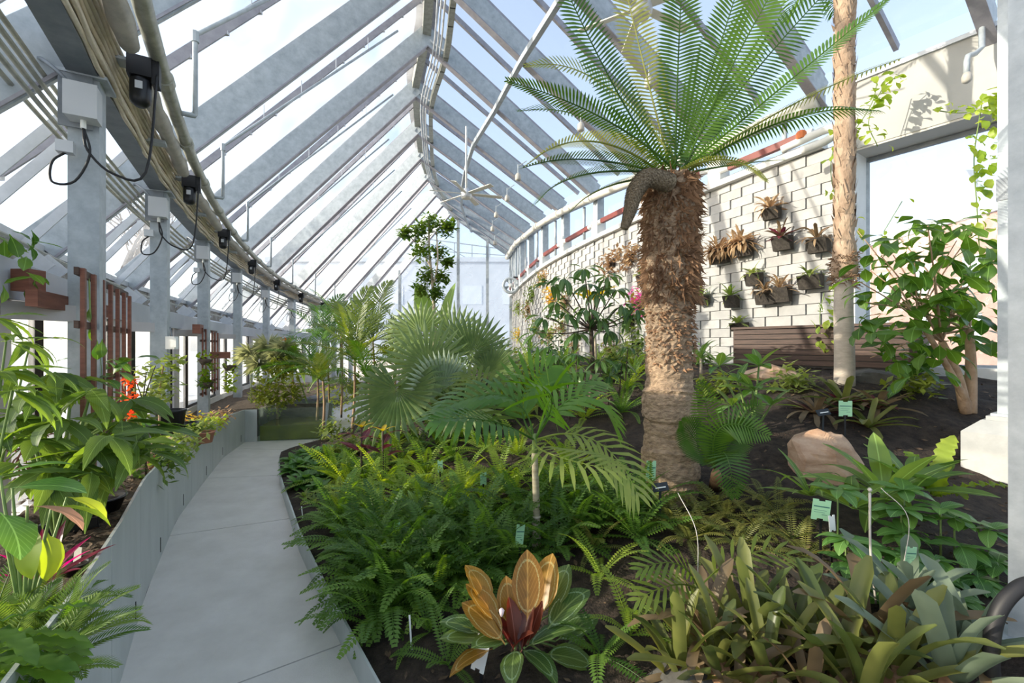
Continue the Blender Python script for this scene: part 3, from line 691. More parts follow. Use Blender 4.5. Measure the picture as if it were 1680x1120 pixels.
for i in range(0, 8):
    # wrapped roller tube along each bay
    a = off(i + .12, .25, .20); b = off(i + .90, .25, .20)
    lab = ORD[i - 1] if i else None
    t = thing('roller_tube', a, ('wrapped grey shade roller in the bay beyond the %s steel post' % lab) if i else 'wrapped grey shade roller at the top left edge', 'roller', 'shade rollers along the left beam')
    m = 14; part(t, 'roll', G().tube([a.lerp(b, k / m) for k in range(m + 1)], [.06 + .008 * math.sin(k * 1.7) for k in range(m + 1)], 12), M['wrap'], True)
    part(t, 'axle', G().tube([off(i + .04, .25, .20), a], .03, 8), M['galv'], True)
    part(t, 'bracket', G().beam(off(i + .5, .05, .13), off(i + .5, .25, .13), .10, .03), M['galv'])
    if i == 0: continue
    p = pst(i); n_ = nrm(pst, i); rz = math.atan2(n_.y, n_.x); tg = Vector((n_.y, -n_.x, 0))            # tg points away from the viewer
    if tg.y < 0: tg = -tg
    c = off(i, .27, .12) - tg * .02
    mt = thing('shade_motor', c, 'black shade motor beside the top of the %s steel post' % lab, 'motor', 'shade motors on the left posts')
    part(mt, 'gear_box', G().box(c + EZ * .05, .13, .12, .13, rz), M['black'])
    part(mt, 'motor_body', G().lathe(c - EZ * .20, [(.03, 0), (.055, .02), (.06, .05), (.06, .17), (.05, .19)], 12), M['black'], True)
    part(mt, 'rating_plate', G().box(c - EZ * .08 - tg * .062, .04, .004, .05, rz), M['box'])
    part(mt, 'bracket', G().beam(off(i, .0, .20), off(i, .30, .20), .12, .02), M['galv'])
    part(mt, 'terminal_box', G().box(c - n_ * .085 + EZ * .03, .04, .09, .16, rz), M['black'])
    j = p - tg * .17 - EZ * .20 - n_ * .02
    jb = thing('junction_box', j, 'grey junction box on the front of the %s steel post' % lab, 'box', 'junction boxes on the left posts')
    bx = part(jb, 'enclosure', G().box(j, .15, .12, .20, rz), M['box'])
    part(bx, 'lid', G().box(j - tg * .064, .155, .012, .205, rz), M['box'])
    part(jb, 'gland', G().tube([j - EZ * .10 + tg * .0, j - EZ * .15], .014, 8), M['white_tag'])
    part(jb, 'backing_plate', G().box(p - tg * .108 - EZ * .16 + n_ * .03, .16, .012, .34, rz), M['galv_dark'])
    s = p - tg * .13 - EZ * .47 + n_ * .07
    part(jb, 'socket', G().box(s, .08, .06, .07, rz), M['box'])
    a = j - EZ * .14
    part(jb, 'motor_cable', G().tube(smooth_pts([a, a - EZ * .14 - n_ * .02, a - EZ * .26 - n_ * .14, a - EZ * .22 - n_ * .30, c - EZ * .05 - n_ * .09 - tg * .05, c + EZ * .02 - n_ * .09 - tg * .04], 5), .008, 6), M['black_rubber'], True)
    part(jb, 'socket_cable', G().tube(smooth_pts([a, a - EZ * .16 - n_ * .03, a - EZ * .34 + n_ * .04, a - EZ * .36 + n_ * .14, s - EZ * .10 + n_ * .06, s - EZ * .03], 5), .007, 6), M['black_rubber'], True)
    part(jb, 'feed_cable', G().tube(smooth_pts([j + EZ * .09 + n_ * .05, j + EZ * .17 + n_ * .12, p + EZ * .05 + n_ * .20 - tg * .1, off(i, -.22, -.02)], 4), .012, 6), M['galv_dark'], True)

# ================================================================== RIGHT EAVE PIPES, RED RAIL, LIGHTS, FANS
pts = [eav(t / 4) + nrm(eav, t / 4) * .16 - EZ * .05 for t in range(0, 41)]
pv = thing('eave_pipe', pts[6], 'thick cream eave pipe curving along the top of the tiled wall', 'pipe')
part(pv, 'pipe', G().tube(pts, .085, 14), M['cream'], True)
for i in range(1, 11):
    p = eav(i) + nrm(eav, i) * .16 - EZ * .05; t = (eav(i + .1) - eav(i - .1)).normalized() * .04 if i < 10 else Vector((0, .04, 0))
    part(pv, 'clamp', G().tube([p - t, p + t], .105, 14), M['cream'])
for i in range(0, 10):
    lab = ['nearest the tall slim palm', 'just left of the slim palm', 'behind the cycad crown', 'left of the cycad cone', 'third from the cycad cone', 'fourth from the cycad cone', 'fifth from the cycad cone', 'sixth from the cycad cone', 'last but one before the round fan', 'right beside the round fan'][i]
    u0, u1 = i + .16, i + .84
    rd = thing('red_pipe', wal(u0, -.06) + EZ * (copz(u0) + .28), 'red-brown pipe length above the coping, ' + lab, 'pipe', 'red pipes along the coping')
    z = .34 if i else .24
    part(rd, 'pipe', G().beam(wal(u0, -.04) + EZ * (copz(u0) + z), wal(u1, -.04) + EZ * (copz(u1) + z), .08, .10), M['red'])
    for u, du in ((u0, -.1), (u1, .1)): part(rd, 'coupling', G().tube([wal(u, -.04) + EZ * (copz(u) + z), wal(u + du, -.04) + EZ * (copz(u + du) + z)], .055, 10), M['white'])
    pr = solo('drain_pipe', G().tube([wal(i + .3, -.03) + EZ * (copz(i) + .10), wal(i + .3, -.03) + EZ * (eav(i).z - .1)], .035, 8), M['galv'], 'thin upright pipe above the coping, ' + lab, 'pipe', 'upright pipes above the coping', smooth=True)
pp = W(1312, 232, 5.75)
tr = thing('trap_fitting', pp, 'white U-bend pipe fitting with an orange cap on the coping', 'pipe')
part(tr, 'bend', G().tube(smooth_pts([pp + Vector((-.12, .18, -.03)), pp + Vector((.05, -.02, .02)), pp + Vector((.22, -.2, .06)), pp + Vector((.28, -.26, .0)), pp + Vector((.2, -.18, -.08)), pp + Vector((.02, .0, -.12))], 5), .05, 10), M['white'], True)
part(tr, 'cap', G().lathe(pp + Vector((.02, 0, .03)), [(.055, 0), (.06, .02), (.06, .08), (.045, .1)], 10), M['orange'])
# drop pipe on the fascia
q = [W(1611, -60, 4.7), W(1611, 78, 4.7), W(1600, 88, 4.65), W(1588, 92, 4.6), W(1586, 100, 4.6), W(1586, 128, 4.6)]
dp = thing('drop_pipe', q[1], 'galvanised drop pipe with a bulb fitting on the pale fascia', 'pipe')
part(dp, 'pipe', G().tube(q, .026, 8), M['galv'], True)
part(dp, 'bulb', G().lathe(q[-1] - EZ * .05, [(.02, 0), (.04, .02), (.042, .06), (.03, .1)], 10), M['wrap'], True)
def big_fan(name, c, r, top, label, a0):
    f = thing(name, c, label, 'fan')
    part(f, 'rod', G().tube([c + EZ * .1, top], .025, 8), M['white'], True)
    part(f, 'hub', G().lathe(c - EZ * .10, [(.02, 0), (.11, .0), (.13, .03), (.13, .12), (.08, .16), (.06, .22)], 16), M['alu'], True)
    part(f, 'lamp_disc', G().lathe(c - EZ * .115, [(.10, 0), (.11, .015)], 16), M['cream'])
    for k in range(6):
        a = a0 + k * math.pi / 3; d = Vector((math.cos(a), math.sin(a), 0)); s = Vector((-d.y, d.x, 0))
        g = G(); n0 = c + d * .10; n1 = c + d * r; w0, w1 = .045, .06
        vs = [n0 - s * w0 + EZ * .01, n0 + s * w0 - EZ * .01, n1 + s * w1 - EZ * .015, n1 - s * w1 + EZ * .015]
        g.quad(*vs, .012); part(f, 'blade', g, M['cream'])
    return f
p = roofR(4.3, .36)
big_fan('ceiling_fan', W(765, 318, 10.6), .86, Vector((W(765, 318, 10.6).x, 10.6, 6.75)), 'six-blade ceiling fan hanging far back under the ridge', .3)
big_fan('ceiling_fan', W(1052, 12, 5.4), .80, Vector((W(1052, 12, 5.4).x, 5.4, 6.5)), 'ceiling fan half hidden above the cycad crown', .5)
for (x, y, d, lab) in ((1065, 135, 6.2, 'small spot lamp hanging behind the cycad fronds'), (953, 208, 8.0, 'small spot lamp left of the cycad crown'), (850, 290, 9.6, 'small spot lamp nearest the far ceiling fan'), (832, 325, 11.5, 'second spot lamp in the row by the far fan'),
                        (814, 352, 13.0, 'third spot lamp in the row by the far fan'), (808, 375, 14.2, 'fourth spot lamp in the row by the far fan'), (812, 398, 15.4, 'lowest spot lamp in the row before the gable')):
    c = W(x, y, d); s = thing('spot_lamp', c, lab, 'lamp', 'spot lamps under the right roof')
    part(s, 'housing', G().lathe(c - EZ * .08, [(.05, 0), (.065, .02), (.06, .12), (.03, .16)], 10), M['wrap'], True)
    part(s, 'stem', G().tube([c + EZ * .07, c + EZ * .26], .012, 6), M['galv'])
    part(s, 'arm', G().tube([c + EZ * .22, c + EZ * .22 + Vector((.18, 0, .12))], .010, 6), M['galv'])
# round wall fan at the far end
c = W(838, 468, 16.6); wf = thing('round_fan', c, 'round grey circulation fan on the far end wall', 'fan')
ring = [c + Vector((math.cos(a) * .27, math.sin(a) * .03, math.sin(a) * .27)) for a in [k * .2618 for k in range(25)]]
part(wf, 'cage_ring', G().tube(ring, .055, 8), M['galv'], True)
part(wf, 'hub', G().lathe(c - EZ * .08, [(.02, 0), (.09, .03), (.09, .13), (.02, .16)], 10), M['white'], True)
for k in range(4):
    a = k * 1.571 + .4; d = Vector((math.cos(a), .0, math.sin(a))); part(wf, 'blade', G().quad(c + d * .06 - Vector((0, .03, 0)), c + d * .06 + Vector((0, .03, 0)), c + d * .24 + Vector((-d.z * .1, .04, d.x * .1)), c + d * .24 + Vector((d.z * .04, -.03, -d.x * .04)), .01), M['galv'])
part(wf, 'arm', G().tube([c + Vector((.1, .0, .30)), c + Vector((.35, .05, .3))], .03, 8), M['black'])
# hose loop by the nearest column
q = [W(1640, 1180, 1.5), W(1626, 1090, 1.5), W(1632, 1020, 1.5), W(1655, 978, 1.5), W(1690, 956, 1.5), W(1740, 960, 1.52)]
hs = thing('hose', W(1640, 1180, 1.5), 'thick black hose looping beside the nearest column', 'hose')
part(hs, 'tube', G().tube(smooth_pts(q, 6), .022, 10), M['black_rubber'], True)

# ================================================================== TRELLISES, BENCH, TANK, SIGNS, ROCKS
def trellis(a, b, ztop, zbot, nv, zr, label, w=.035, m=M['redwood']):
    a, b = Vector(a), Vector(b); t = thing('trellis', ((a.x + b.x) / 2, (a.y + b.y) / 2, zbot), label, 'trellis')
    d = (b - a).normalized(); n = Vector((-d.y, d.x, 0))
    if n.x < 0: n = -n
    for k in range(nv):
        p = a.lerp(b, k / (nv - 1)) + n * .02; part(t, 'slat', G().beam(Vector((p.x, p.y, zbot)), Vector((p.x, p.y, ztop[0] + (ztop[1] - ztop[0]) * k / (nv - 1))), w, .02, n), m)
    for z in zr: part(t, 'rail', G().beam(Vector((a.x, a.y, z)) - d * .05, Vector((b.x, b.y, z)) + d * .02, .02, w), M['wood'])
    return t
t1 = trellis((-2.46, 2.56, 0), (-3.18, 3.72, 0), (2.04, 2.01), .62, 7, (2.02, 1.72, 1.38, 1.02), 'large red-brown wooden trellis in front of the nearest post', .042)
part(t1, 'cross_beam', G().beam((-2.60, 2.44, 1.86), (-3.10, 3.44, 1.86), .05, .09), M['redwood'])
part(t1, 'beam_block', G().beam((-2.68, 2.50, 1.90), (-2.68, 2.50, 2.02), .10, .09, (0, 1, 0)), M['redwood'])
t2 = trellis((-4.88, 7.08, 0), (-5.34, 8.15, 0), (1.88, 1.83), .80, 6, (1.85, 1.68, 1.40, 1.18, 1.0, .84), 'smaller red-brown trellis with square grid by the third post', .036)
part(t2, 'beam_block', G().beam((-4.86, 6.94, 1.86), (-4.95, 7.15, 1.86), .10, .14), M['redwood'])
ob = thing('outlet_box', W(282, 562, 5.0), 'white outlet box on the second steel post', 'box'); part(ob, 'case', G().box(W(282, 562, 4.98), .10, .06, .14), M['white_tag'])
part(ob, 'cover', G().box(W(282, 562, 4.94) + Vector((.03, 0, 0)), .06, .04, .10), M['white_tag']); part(ob, 'cord', G().tube([W(282, 562, 4.98) + EZ * .07, W(279, 536, 4.98)], .008, 6), M['galv_dark'])
# bench of dark slats
BA, BB = Vector((3.16, 6.42, 0)), Vector((4.40, 4.86, 0)); bd = (BB - BA).normalized(); bn = Vector((bd.y, -bd.x, 0))
if bn.x > 0: bn = -bn
bz0, bz1 = 1.32, 1.86
bench = thing('slatted_bench', ((BA + BB) / 2 + EZ * bz0), 'long dark slatted wooden bench box in front of the tiled wall', 'bench')
for k in range(7):
    z = bz0 + .03 + k * .068; part(bench, 'slat', G().beam(BA + EZ * (z + .03), BB + EZ * (z + .03), .022, .058), M['wood'])
part(bench, 'end_panel', G().quad(BA + EZ * bz0, BA - bn * .42 + EZ * bz0, BA - bn * .42 + EZ * (bz1 - .04), BA + EZ * (bz1 - .04), .02), M['wood'])
part(bench, 'end_panel', G().quad(BB + EZ * bz0, BB - bn * .42 + EZ * bz0, BB - bn * .42 + EZ * (bz1 - .04), BB + EZ * (bz1 - .04), .02), M['wood'])
for k in range(6): part(bench, 'seat_slat', G().beam(BA - bn * (.01 + k * .075) + EZ * (bz1 - .015) - bd * .03, BB - bn * (.01 + k * .075) + EZ * (bz1 - .015) + bd * .03, .066, .03), M['wood'])
for u in (.06, .5, .94): part(bench, 'leg', G().beam(BA.lerp(BB, u) - bn * .2 + EZ * 1.2, BA.lerp(BB, u) - bn * .2 + EZ * bz1, .06, .06, bn), M['wood'])
part(bench, 'back_board', G().quad(BA - bn * .02 + EZ * bz0, BB - bn * .02 + EZ * bz0, BB - bn * .02 + EZ * (bz1 - .05), BA - bn * .02 + EZ * (bz1 - .05), .01), M['black'])
# glass tank at the end of the retaining wall
tk = thing('glass_tank', (-3.76, 8.1, 0), 'glass water tank with murky green water at the path end', 'tank')
A0, A1, D1 = Vector((-4.25, 7.56, 0)), Vector((-3.27, 7.74, 0)), Vector((-.18, .95, 0))
for n_, (p, q) in (('front_pane', (A0, A1)), ('side_pane', (A1, A1 + D1)), ('back_pane', (A0 + D1, A1 + D1)), ('side_pane', (A0, A0 + D1))):
    part(tk, n_, G().quad(p, q, q + EZ * .55, p + EZ * .55, .012), M['tank_glass'])
i0 = .015
c4 = [A0.lerp(A1, .015) + D1 * .02, A0.lerp(A1, .985) + D1 * .02, A0.lerp(A1, .985) + D1 * .98, A0.lerp(A1, .015) + D1 * .98]
vs = [p + EZ * .01 for p in c4] + [p + EZ * .25 for p in c4]
part(tk, 'water', G().add(vs, [(4, 5, 6, 7), (0, 1, 5, 4), (1, 2, 6, 5), (2, 3, 7, 6), (3, 0, 4, 7)]), M['water'])
vs = [p + EZ * .25 for p in c4]; 
part(tk, 'back_liner', G().quad(c4[3] + EZ * .0, c4[2], c4[2] + EZ * .5, c4[3] + EZ * .5, .02), M['rockgrey'])
part(tk, 'corner_post', G().beam(A1 + Vector((.03, 0, 0)), A1 + Vector((.10, .02, .62)), .035, .05), M['galv'])
def rock(name, c, sx, sy, sz, m, label, seed, rz=0):
    q = random.Random(seed); g = G(); nu, nv = 20, 12; vs = []; fs = []
    pl = [(Vector((q.uniform(-1, 1), q.uniform(-1, 1), q.uniform(-.4, 1))).normalized(), q.uniform(.52, .85)) for _ in range(13)]
    for j in range(nv + 1):
        for i in range(nu):
            th = math.pi * j / nv; ph = 6.28318 * i / nu; d = Vector((math.sin(th) * math.cos(ph), math.sin(th) * math.sin(ph), math.cos(th))); r = 1
            for n, k in pl:
                dt = d.dot(n)
                if dt > 0: r = min(r, k / dt)
            r += q.uniform(-.012, .012); v = Matrix.Rotation(rz, 3, 'Z') @ Vector((d.x * r * sx, d.y * r * sy, d.z * r * sz)); vs.append(Vector(c) + v)
    fs = [(j * nu + i, j * nu + (i + 1) % nu, (j + 1) * nu + (i + 1) % nu, (j + 1) * nu + i) for j in range(nv) for i in range(nu)]
    o = solo(name, g.add(vs, fs), m, label, 'rock'); return o
rock('boulder', W(1355, 748, 3.25), .31, .24, .24, M['rock'], 'tan angular boulder beside the cycad on dark soil', 4, .2)
rock('boulder', W(1430, 625, 4.75), .62, .3, .17, M['rockgrey'], 'long dark grey stone lying in front of the bench', 9, -.5)
rock('boulder', W(1265, 618, 5.2), .42, .25, .16, M['rock'], 'low tan stone at the left foot of the bench', 14, -.4)
rock('boulder', W(1130, 1135, 1.72), .22, .18, .12, M['rockgrey'], 'grey stone under the front bromeliads', 21)
rock('boulder', gp(655, 720) + EZ * .02, .16, .12, .10, M['rockgrey'], 'small grey stone below the fan palm', 23)
rock('boulder', gp(705, 712) + EZ * .02, .20, .14, .11, M['rockgrey'], 'pale grey stone right of the bronze canna', 24)
def sign(px, py, d, w, h, yaw, tilt, label, m='sign', stake=True):
    c = W(px, py, d); r = Matrix.Rotation(yaw, 3, 'Z') @ Matrix.Rotation(tilt, 3, 'Y'); X, Z = r @ Vector((1, 0, 0)), r @ Vector((0, 0, 1)); Y = r @ Vector((0, 1, 0))
    zb = soil(c.x, c.y); s = thing('plant_sign', (c.x, c.y, zb), label, 'sign', 'plant signs')
    vs = [(-.5, -.5), (-.18, -.5), (-.18, -.42), (.18, -.42), (.18, -.5), (.5, -.5), (.5, .5), (.18, .5), (.18, .42), (-.18, .42), (-.18, .5), (-.5, .5)]
    n = len(vs); pf = [c + X * a * w + Z * b * h - Y * .002 for a, b in vs]; pb = [p + Y * .004 for p in pf]
    pt = part(s, 'card', G().add(pf + pb, [tuple(range(n)), tuple(range(2 * n - 1, n - 1, -1))] + [(k, k + n, (k + 1) % n + n, (k + 1) % n) for k in range(n)]), M[m])
    if m == 'sign':
        for zz, ww, hh, xx in ((.16, .88, .05, 0), (-.02, .7, .014, -.05), (-.12, .6, .014, -.1), (-.22, .3, .02, .2)):
            p = c + Z * zz * h + X * xx * w - Y * .0035; part(pt, 'print_line', G().quad(p - X * ww * w / 2 - Z * hh * h / 2, p + X * ww * w / 2 - Z * hh * h / 2, p + X * ww * w / 2 + Z * hh * h / 2, p - X * ww * w / 2 + Z * hh * h / 2), M['signline'])
    if stake: part(s, 'stake', G().beam(Vector((c.x, c.y + .004, zb - .03)), c + Y * .006, .012, .004, Y), M['black'])
    return s
sign(1068, 772, 2.95, .065, .13, .15, .05, 'mint green plant sign at the foot of the cycad trunk')
sign(1347, 836, 2.3, .085, .105, -.15, .12, 'mint green sign below the tan boulder')
sign(1387, 670, 3.6, .095, .125, -.2, 0, 'mint green sign among the dark bromeliads by the slim palm')
sign(853, 877, 2.65, .05, .12, .3, .12, 'mint green sign beside the small palm stem')
sign(651, 868, 2.85, .035, .085, .6, .08, 'narrow green sign in the sword ferns near the curb')
sign(722, 765, 3.9, .045, .105, .1, 0, 'pale green sign behind the bright broad-leaf clump')
sign(793, 785, 3.6, .05, .10, .2, 0, 'pale sign under the small palm leaves')
sign(789, 1072, 1.9, .06, .16, -.35, .22, 'white sunlit sign leaning by the orange calathea', 'white_tag')
sign(1494, 912, 1.95, .05, .08, .1, .1, 'mint sign half hidden behind the right bromeliads')
sign(618, 672, 6.3, .06, .09, 0, 0, 'white sign far back by the fan palm', 'white_tag')
sign(1365, 858, 2.25, .035, .08, .2, -.1, 'small white tag under the sign below the boulder', 'white_tag')
def black_label(px, py, d, label):
    c = W(px, py, d); s = thing('name_label', (c.x, c.y, soil(c.x, c.y)), label, 'sign')
    part(s, 'plate', G().quad(c + Vector((-.05, -.01, -.03)), c + Vector((.05, -.01, -.015)), c + Vector((.05, .03, .025)), c + Vector((-.05, .03, .01)), .006), M['label_black'])
    part(s, 'print_line', G().quad(c + Vector((-.035, -.008, -.008)), c + Vector((.03, -.008, .002)), c + Vector((.03, -.004, .008)), c + Vector((-.035, -.004, -.002))), M['white_tag'])
    part(s, 'stake', G().beam((c.x, c.y + .02, soil(c.x, c.y) - .02), c + Vector((0, .01, -.005)), .014, .006, (0, 1, 0)), M['label_black'])
black_label(1352, 676, 3.55, 'black name label on a stake behind the boulder')
black_label(1084, 799, 2.85, 'black name label leaning at the cycad foot')
for (x, y, d, lab) in ((676, 1026, 2.15, 'thin white stake in bare soil left of the calathea'), (497, 840, 3.9, 'thin white stake by the steel curb')):
    c = W(x, y, d); solo('plant_stake', G().beam((c.x, c.y, soil(c.x, c.y) - .02), c + Vector((-.012, 0, .05)), .008, .004, (0, 1, 0)), M['white_tag'], lab, 'stake')

# ================================================================== PLANTS
def pf_lance(t): return math.sin(math.pi * t ** .75) ** .9
def pf_oval(t): return math.sin(math.pi * t ** .85) ** .65
def pf_obov(t): return math.sin(math.pi * t ** 1.35) ** .75
def pf_strap(t): return min(1, t * 6 + .35) * (1 - max(0, (t - .72) / .28) ** 2.2)
def pf_blunt(t): return min(1, t * 5 + .5) * (1 - max(0, (t - .9) / .1) ** 3 * .75)
def blade(Ln, Wd, prof, n=8, droop=.6, fold=.15, wave=0., start=0., petiole=0., teeth=0., rev=False):
    """leaf blade growing along +X, width along Y, bending down"""
    v = []; f = []; p = Vector((0, 0, 0)); a = start; st = (Ln + petiole) / n
    pts = [p.copy()]
    for i in range(n):
        a2 = a - droop / n * (1.5 * (i + .5) / n + .25); p = p + Vector((math.cos(a2), 0, math.sin(a2))) * st; a = a2; pts.append(p.copy())
    for i, q in enumerate(pts):
        t = i / n; tl = (t * (Ln + petiole) - petiole) / Ln
        w = Wd / 2 * max(.04, prof(min(.999, tl))) if tl > 0 else Wd * .03
        if teeth: w *= 1 + teeth * (1 if i % 2 else -1)
        z = fold * w; wv = wave * w * math.sin(i * 2.2)
        v += [(q.x, -w, q.z + z + wv), (q.x, -w * .5, q.z + z * .3), (q.x, 0, q.z), (q.x, w * .5, q.z + z * .3), (q.x, w, q.z + z - wv)]
    for i in range(n):
        for k in range(4): o = i * 5 + k; f.append((o, o + 5, o + 6, o + 1))
    return G().add(v, f)
def LM(name, m, *a, **k): return blade(*a, **k).mesh(name, m, smooth=True)
def frond_g(pts, n, ll, lw, ang=1.1, vee=.25, up=(0, 0, 1), rr=.008, prof=None, droop=.25, t0=.08, seg=2, jit=.0):
    """feather frond along pts; leaflets on both sides"""
    g = G(); sm = smooth_pts(pts, 8); m = len(sm)
    g.tube(sm, [rr * (1 - .8 * i / (m - 1)) for i in range(m)], 5)
    prof = prof or (lambda t: math.sin(math.pi * (.12 + .85 * t)) ** .6)
    cum = [0]
    for i in range(1, m): cum.append(cum[-1] + (sm[i] - sm[i - 1]).length)
    tot = cum[-1]; up = Vector(up)
    for k in range(n):
        t = t0 + (1 - t0) * (k + .5) / n; s = t * tot
        i = max(1, min(m - 1, int(np.searchsorted(cum, s)))); u = (s - cum[i - 1]) / max(1e-6, cum[i] - cum[i - 1])
        p = sm[i - 1].lerp(sm[i], u); d = (sm[i] - sm[i - 1]).normalized(); sd = d.cross(up)
        if sd.length < .05: sd = d.orthogonal()
        sd.normalize(); nn = sd.cross(d).normalized(); l = ll * prof((t - t0) / (1 - t0)); w = lw / 2
        aa = ang * (1 - .45 * max(0, (t - .6) / .4))
        for sg in (-1, 1):
            j = R.uniform(-jit, jit)
            dr = (d * math.cos(aa + j) + sd * sg * math.sin(aa + j) + nn * (vee + j * .6)).normalized(); wd = (d * math.sin(aa) - sd * sg * math.cos(aa)).normalized() * w
            mid = p + dr * l * .45; tip = p + dr * l - EZ * l * droop
            if seg == 1: g.add([p, mid + wd, tip, mid - wd], [(0, 1, 2, 3)])
            else:
                m2 = p + dr * l * .78 - EZ * l * droop * .5
                g.add([p - wd * .45, p + wd * .45, mid + wd, m2 + wd * .75, tip, m2 - wd * .75, mid - wd], [(0, 1, 2, 6), (6, 2, 3, 5), (5, 3, 4)])
    return g
def unit_frond(name, m, Ln, n, ll, lw, droop_a=1.0, start=0., **k):
    pts = []; p = Vector((0, 0, 0)); a = start
    for i in range(6):
        pts.append(p.copy()); a2 = a - droop_a * (i + .5) / 6 * .4; p = p + Vector((math.cos(a2), 0, math.sin(a2))) * Ln / 5; a = a2
    return frond_g(pts, n, ll, lw, **k).mesh(name, m, smooth=False)
def fan_g(Rd, nseg=26, span=5.2, cut=.5, pleat=.05, cup=.15, droop=.1):
    """palmate fan in the XY plane, hub at origin, middle segment along +X"""
    g = G(); half = span / nseg / 2
    for k in range(nseg):
        a = -span / 2 + span * (k + .5) / nseg; rl = Rd * (1 - .22 * abs(a / (span / 2)) ** 2) * R.uniform(.94, 1.04)
        def P(r, b, z): return (r * math.cos(b), r * math.sin(b), z + cup * r * r / Rd)
        rc = Rd * cut
        v = [P(.012, a, 0), P(rc, a - half, -pleat * rc), P(rc, a, pleat * rc), P(rc, a + half, -pleat * rc), P((rc + rl) * .5, a - half * .75, -.5 * pleat * rc), P((rc + rl) * .5, a + half * .75, -.5 * pleat * rc), P((rc + rl) * .5, a, pleat * rc * .6), P(rl, a, -droop * Rd)]
        g.add(v, [(0, 1, 2), (0, 2, 3), (1, 4, 6, 2), (2, 6, 5, 3), (4, 7, 6), (6, 7, 5)])
    return g
# shared leaf and frond meshes
X = {}
for k in range(3):
    dv = (.5, .9, 1.3)[k]
    X['fern', k] = unit_frond('fern_frond', L['fern'], .42, 22, .048, .018, dv, .1, ang=1.35, vee=.12, rr=.003, seg=1, droop=.15)
    X['fern2', k] = unit_frond('fern_frond', L['fern2'], .42, 20, .048, .018, dv, .1, ang=1.3, vee=.12, rr=.003, seg=1, droop=.15)
    X['fern3', k] = unit_frond('fern_frond', L['fern3'], .34, 20, .040, .012, dv, .1, ang=1.25, vee=.1, rr=.003, seg=1, droop=.15)
    X['feather', k] = unit_frond('feather_frond', L['feather'], .30, 26, .06, .008, dv, .1, ang=.9, vee=.2, rr=.004, seg=1, droop=.1)
    X['palmf', k] = unit_frond('palm_frond', L['palm_far'], 1.0, 26, .30, .022, dv * 1.3, .0, ang=.85, vee=.25, rr=.010, droop=.3, jit=.12)
    X['palmd', k] = unit_frond('palm_frond', L['palm'], 1.0, 26, .30, .020, dv * 1.3, .0, ang=.85, vee=.3, rr=.010, droop=.3, jit=.12)
    X['brom', k] = LM('bromeliad_leaf', L['brom'], .36, .050, pf_blunt, 8, (.25, .5, .9)[k], .45)
    X['bromb', k] = LM('bromeliad_leaf', L['brom_b'], .32, .045, pf_blunt, 8, (.3, .7, 1.2)[k], .35)
    X['bromg', k] = LM('bromeliad_leaf', L['brom_g'], .34, .060, pf_blunt, 8, (.2, .5, .9)[k], .4)
    X['bush', k] = LM('bush_leaf', L['bush'], .14, .075, pf_obov, 6, (.4, .8, 1.1)[k], .12, .12, petiole=.015)
    X['vine', k] = LM('vine_leaf', L['vine'], .075, .05, pf_oval, 5, (.5, .9, 1.3)[k], .1, .1, petiole=.012)
    X['lit', k] = LM('large_leaf', L['lit'], .30, .10, pf_lance, 22, (.5, .9, 1.3)[k], .12, .05, petiole=.02, teeth=.035)
    X['broad', k] = LM('broad_leaf', L['broad'], .125, .066, pf_oval, 7, (.4, .7, 1.0)[k], .12, .06, petiole=.01)
    X['strap', k] = LM('strap_leaf', L['strap'], .42, .055, pf_lance, 10, (.5, 1.0, 1.5)[k], .2, .08)
    X['scheff', k] = LM('leaflet', L['scheff'], .15, .042, pf_oval, 6, (.6, 1.0, 1.4)[k], .1, petiole=.03)
    X['dry', k] = LM('dry_leaf', L['dry'], .16, .020, pf_strap, 6, (.5, 1.1, 1.8)[k], .2)
    X['lime', k] = LM('lime_leaf', L['lime'], .12, .03, pf_lance, 5, (.5, 1.0, 1.5)[k], .15)
    X['maroon', k] = LM('maroon_leaf', L['maroon'], .22, .075, pf_oval, 8, (.4, .7, 1.0)[k], .15, .05, petiole=.03)
    X['pup', k] = unit_frond('pup_frond', L['cycad'], .62, 34, .15, .015, (.3, .6, 1.0)[k], .05, ang=1.25, vee=.12, rr=.006, droop=.08)
    X['cal', k] = LM('calathea_leaf', L['calathea'], .21, .122, pf_oval, 12, (.35, .6, .9)[k], .18, .04, petiole=.03)
    X['calr', k] = LM('calathea_leaf', L['calathea_r'], .21, .122, pf_oval, 12, (.25, .45, .7)[k], .2, .04, petiole=.03)
    X['cald', k] = LM('calathea_leaf', L['calathea_d'], .17, .08, pf_oval, 10, (.25, .45, .7)[k], .35, .05, petiole=.03)
def pick(kind): return X[kind, R.randrange(3)]
def rosette(root, name, kind, c, n, el=(.2, 1.2), s=(.8, 1.1), az0=0., azr=6.283, r0=.0, roll=.25, golden=True, sx=None):
    for k in range(n):
        az = az0 + (k * 2.39996 % 6.283 if azr > 6 else rnd(-azr / 2, azr / 2)); u = (k + .5) / n
        e = el[1] + (el[0] - el[1]) * u + rnd(-.12, .12); sc_ = s[0] + (s[1] - s[0]) * rnd(0, 1)
        p = Vector(c) + Vector((math.cos(az), math.sin(az), 0)) * r0 * u
        leaf(root, name, pick(kind), p, az, e, rnd(-roll, roll), sc_, sc_ * (sx or 1))
def plant(name, base, label, cat='plant', group=None): return thing(name, base, label, cat, group)
def stem(root, pts, r0, r1, m, name='stem', n=7):
    sm = smooth_pts([Vector(p) for p in pts], 5) if len(pts) > 2 else [Vector(p) for p in pts]
    return part(root, name, G().tube(sm, [r0 + (r1 - r0) * i / (len(sm) - 1) for i in range(len(sm))], n), m, True)

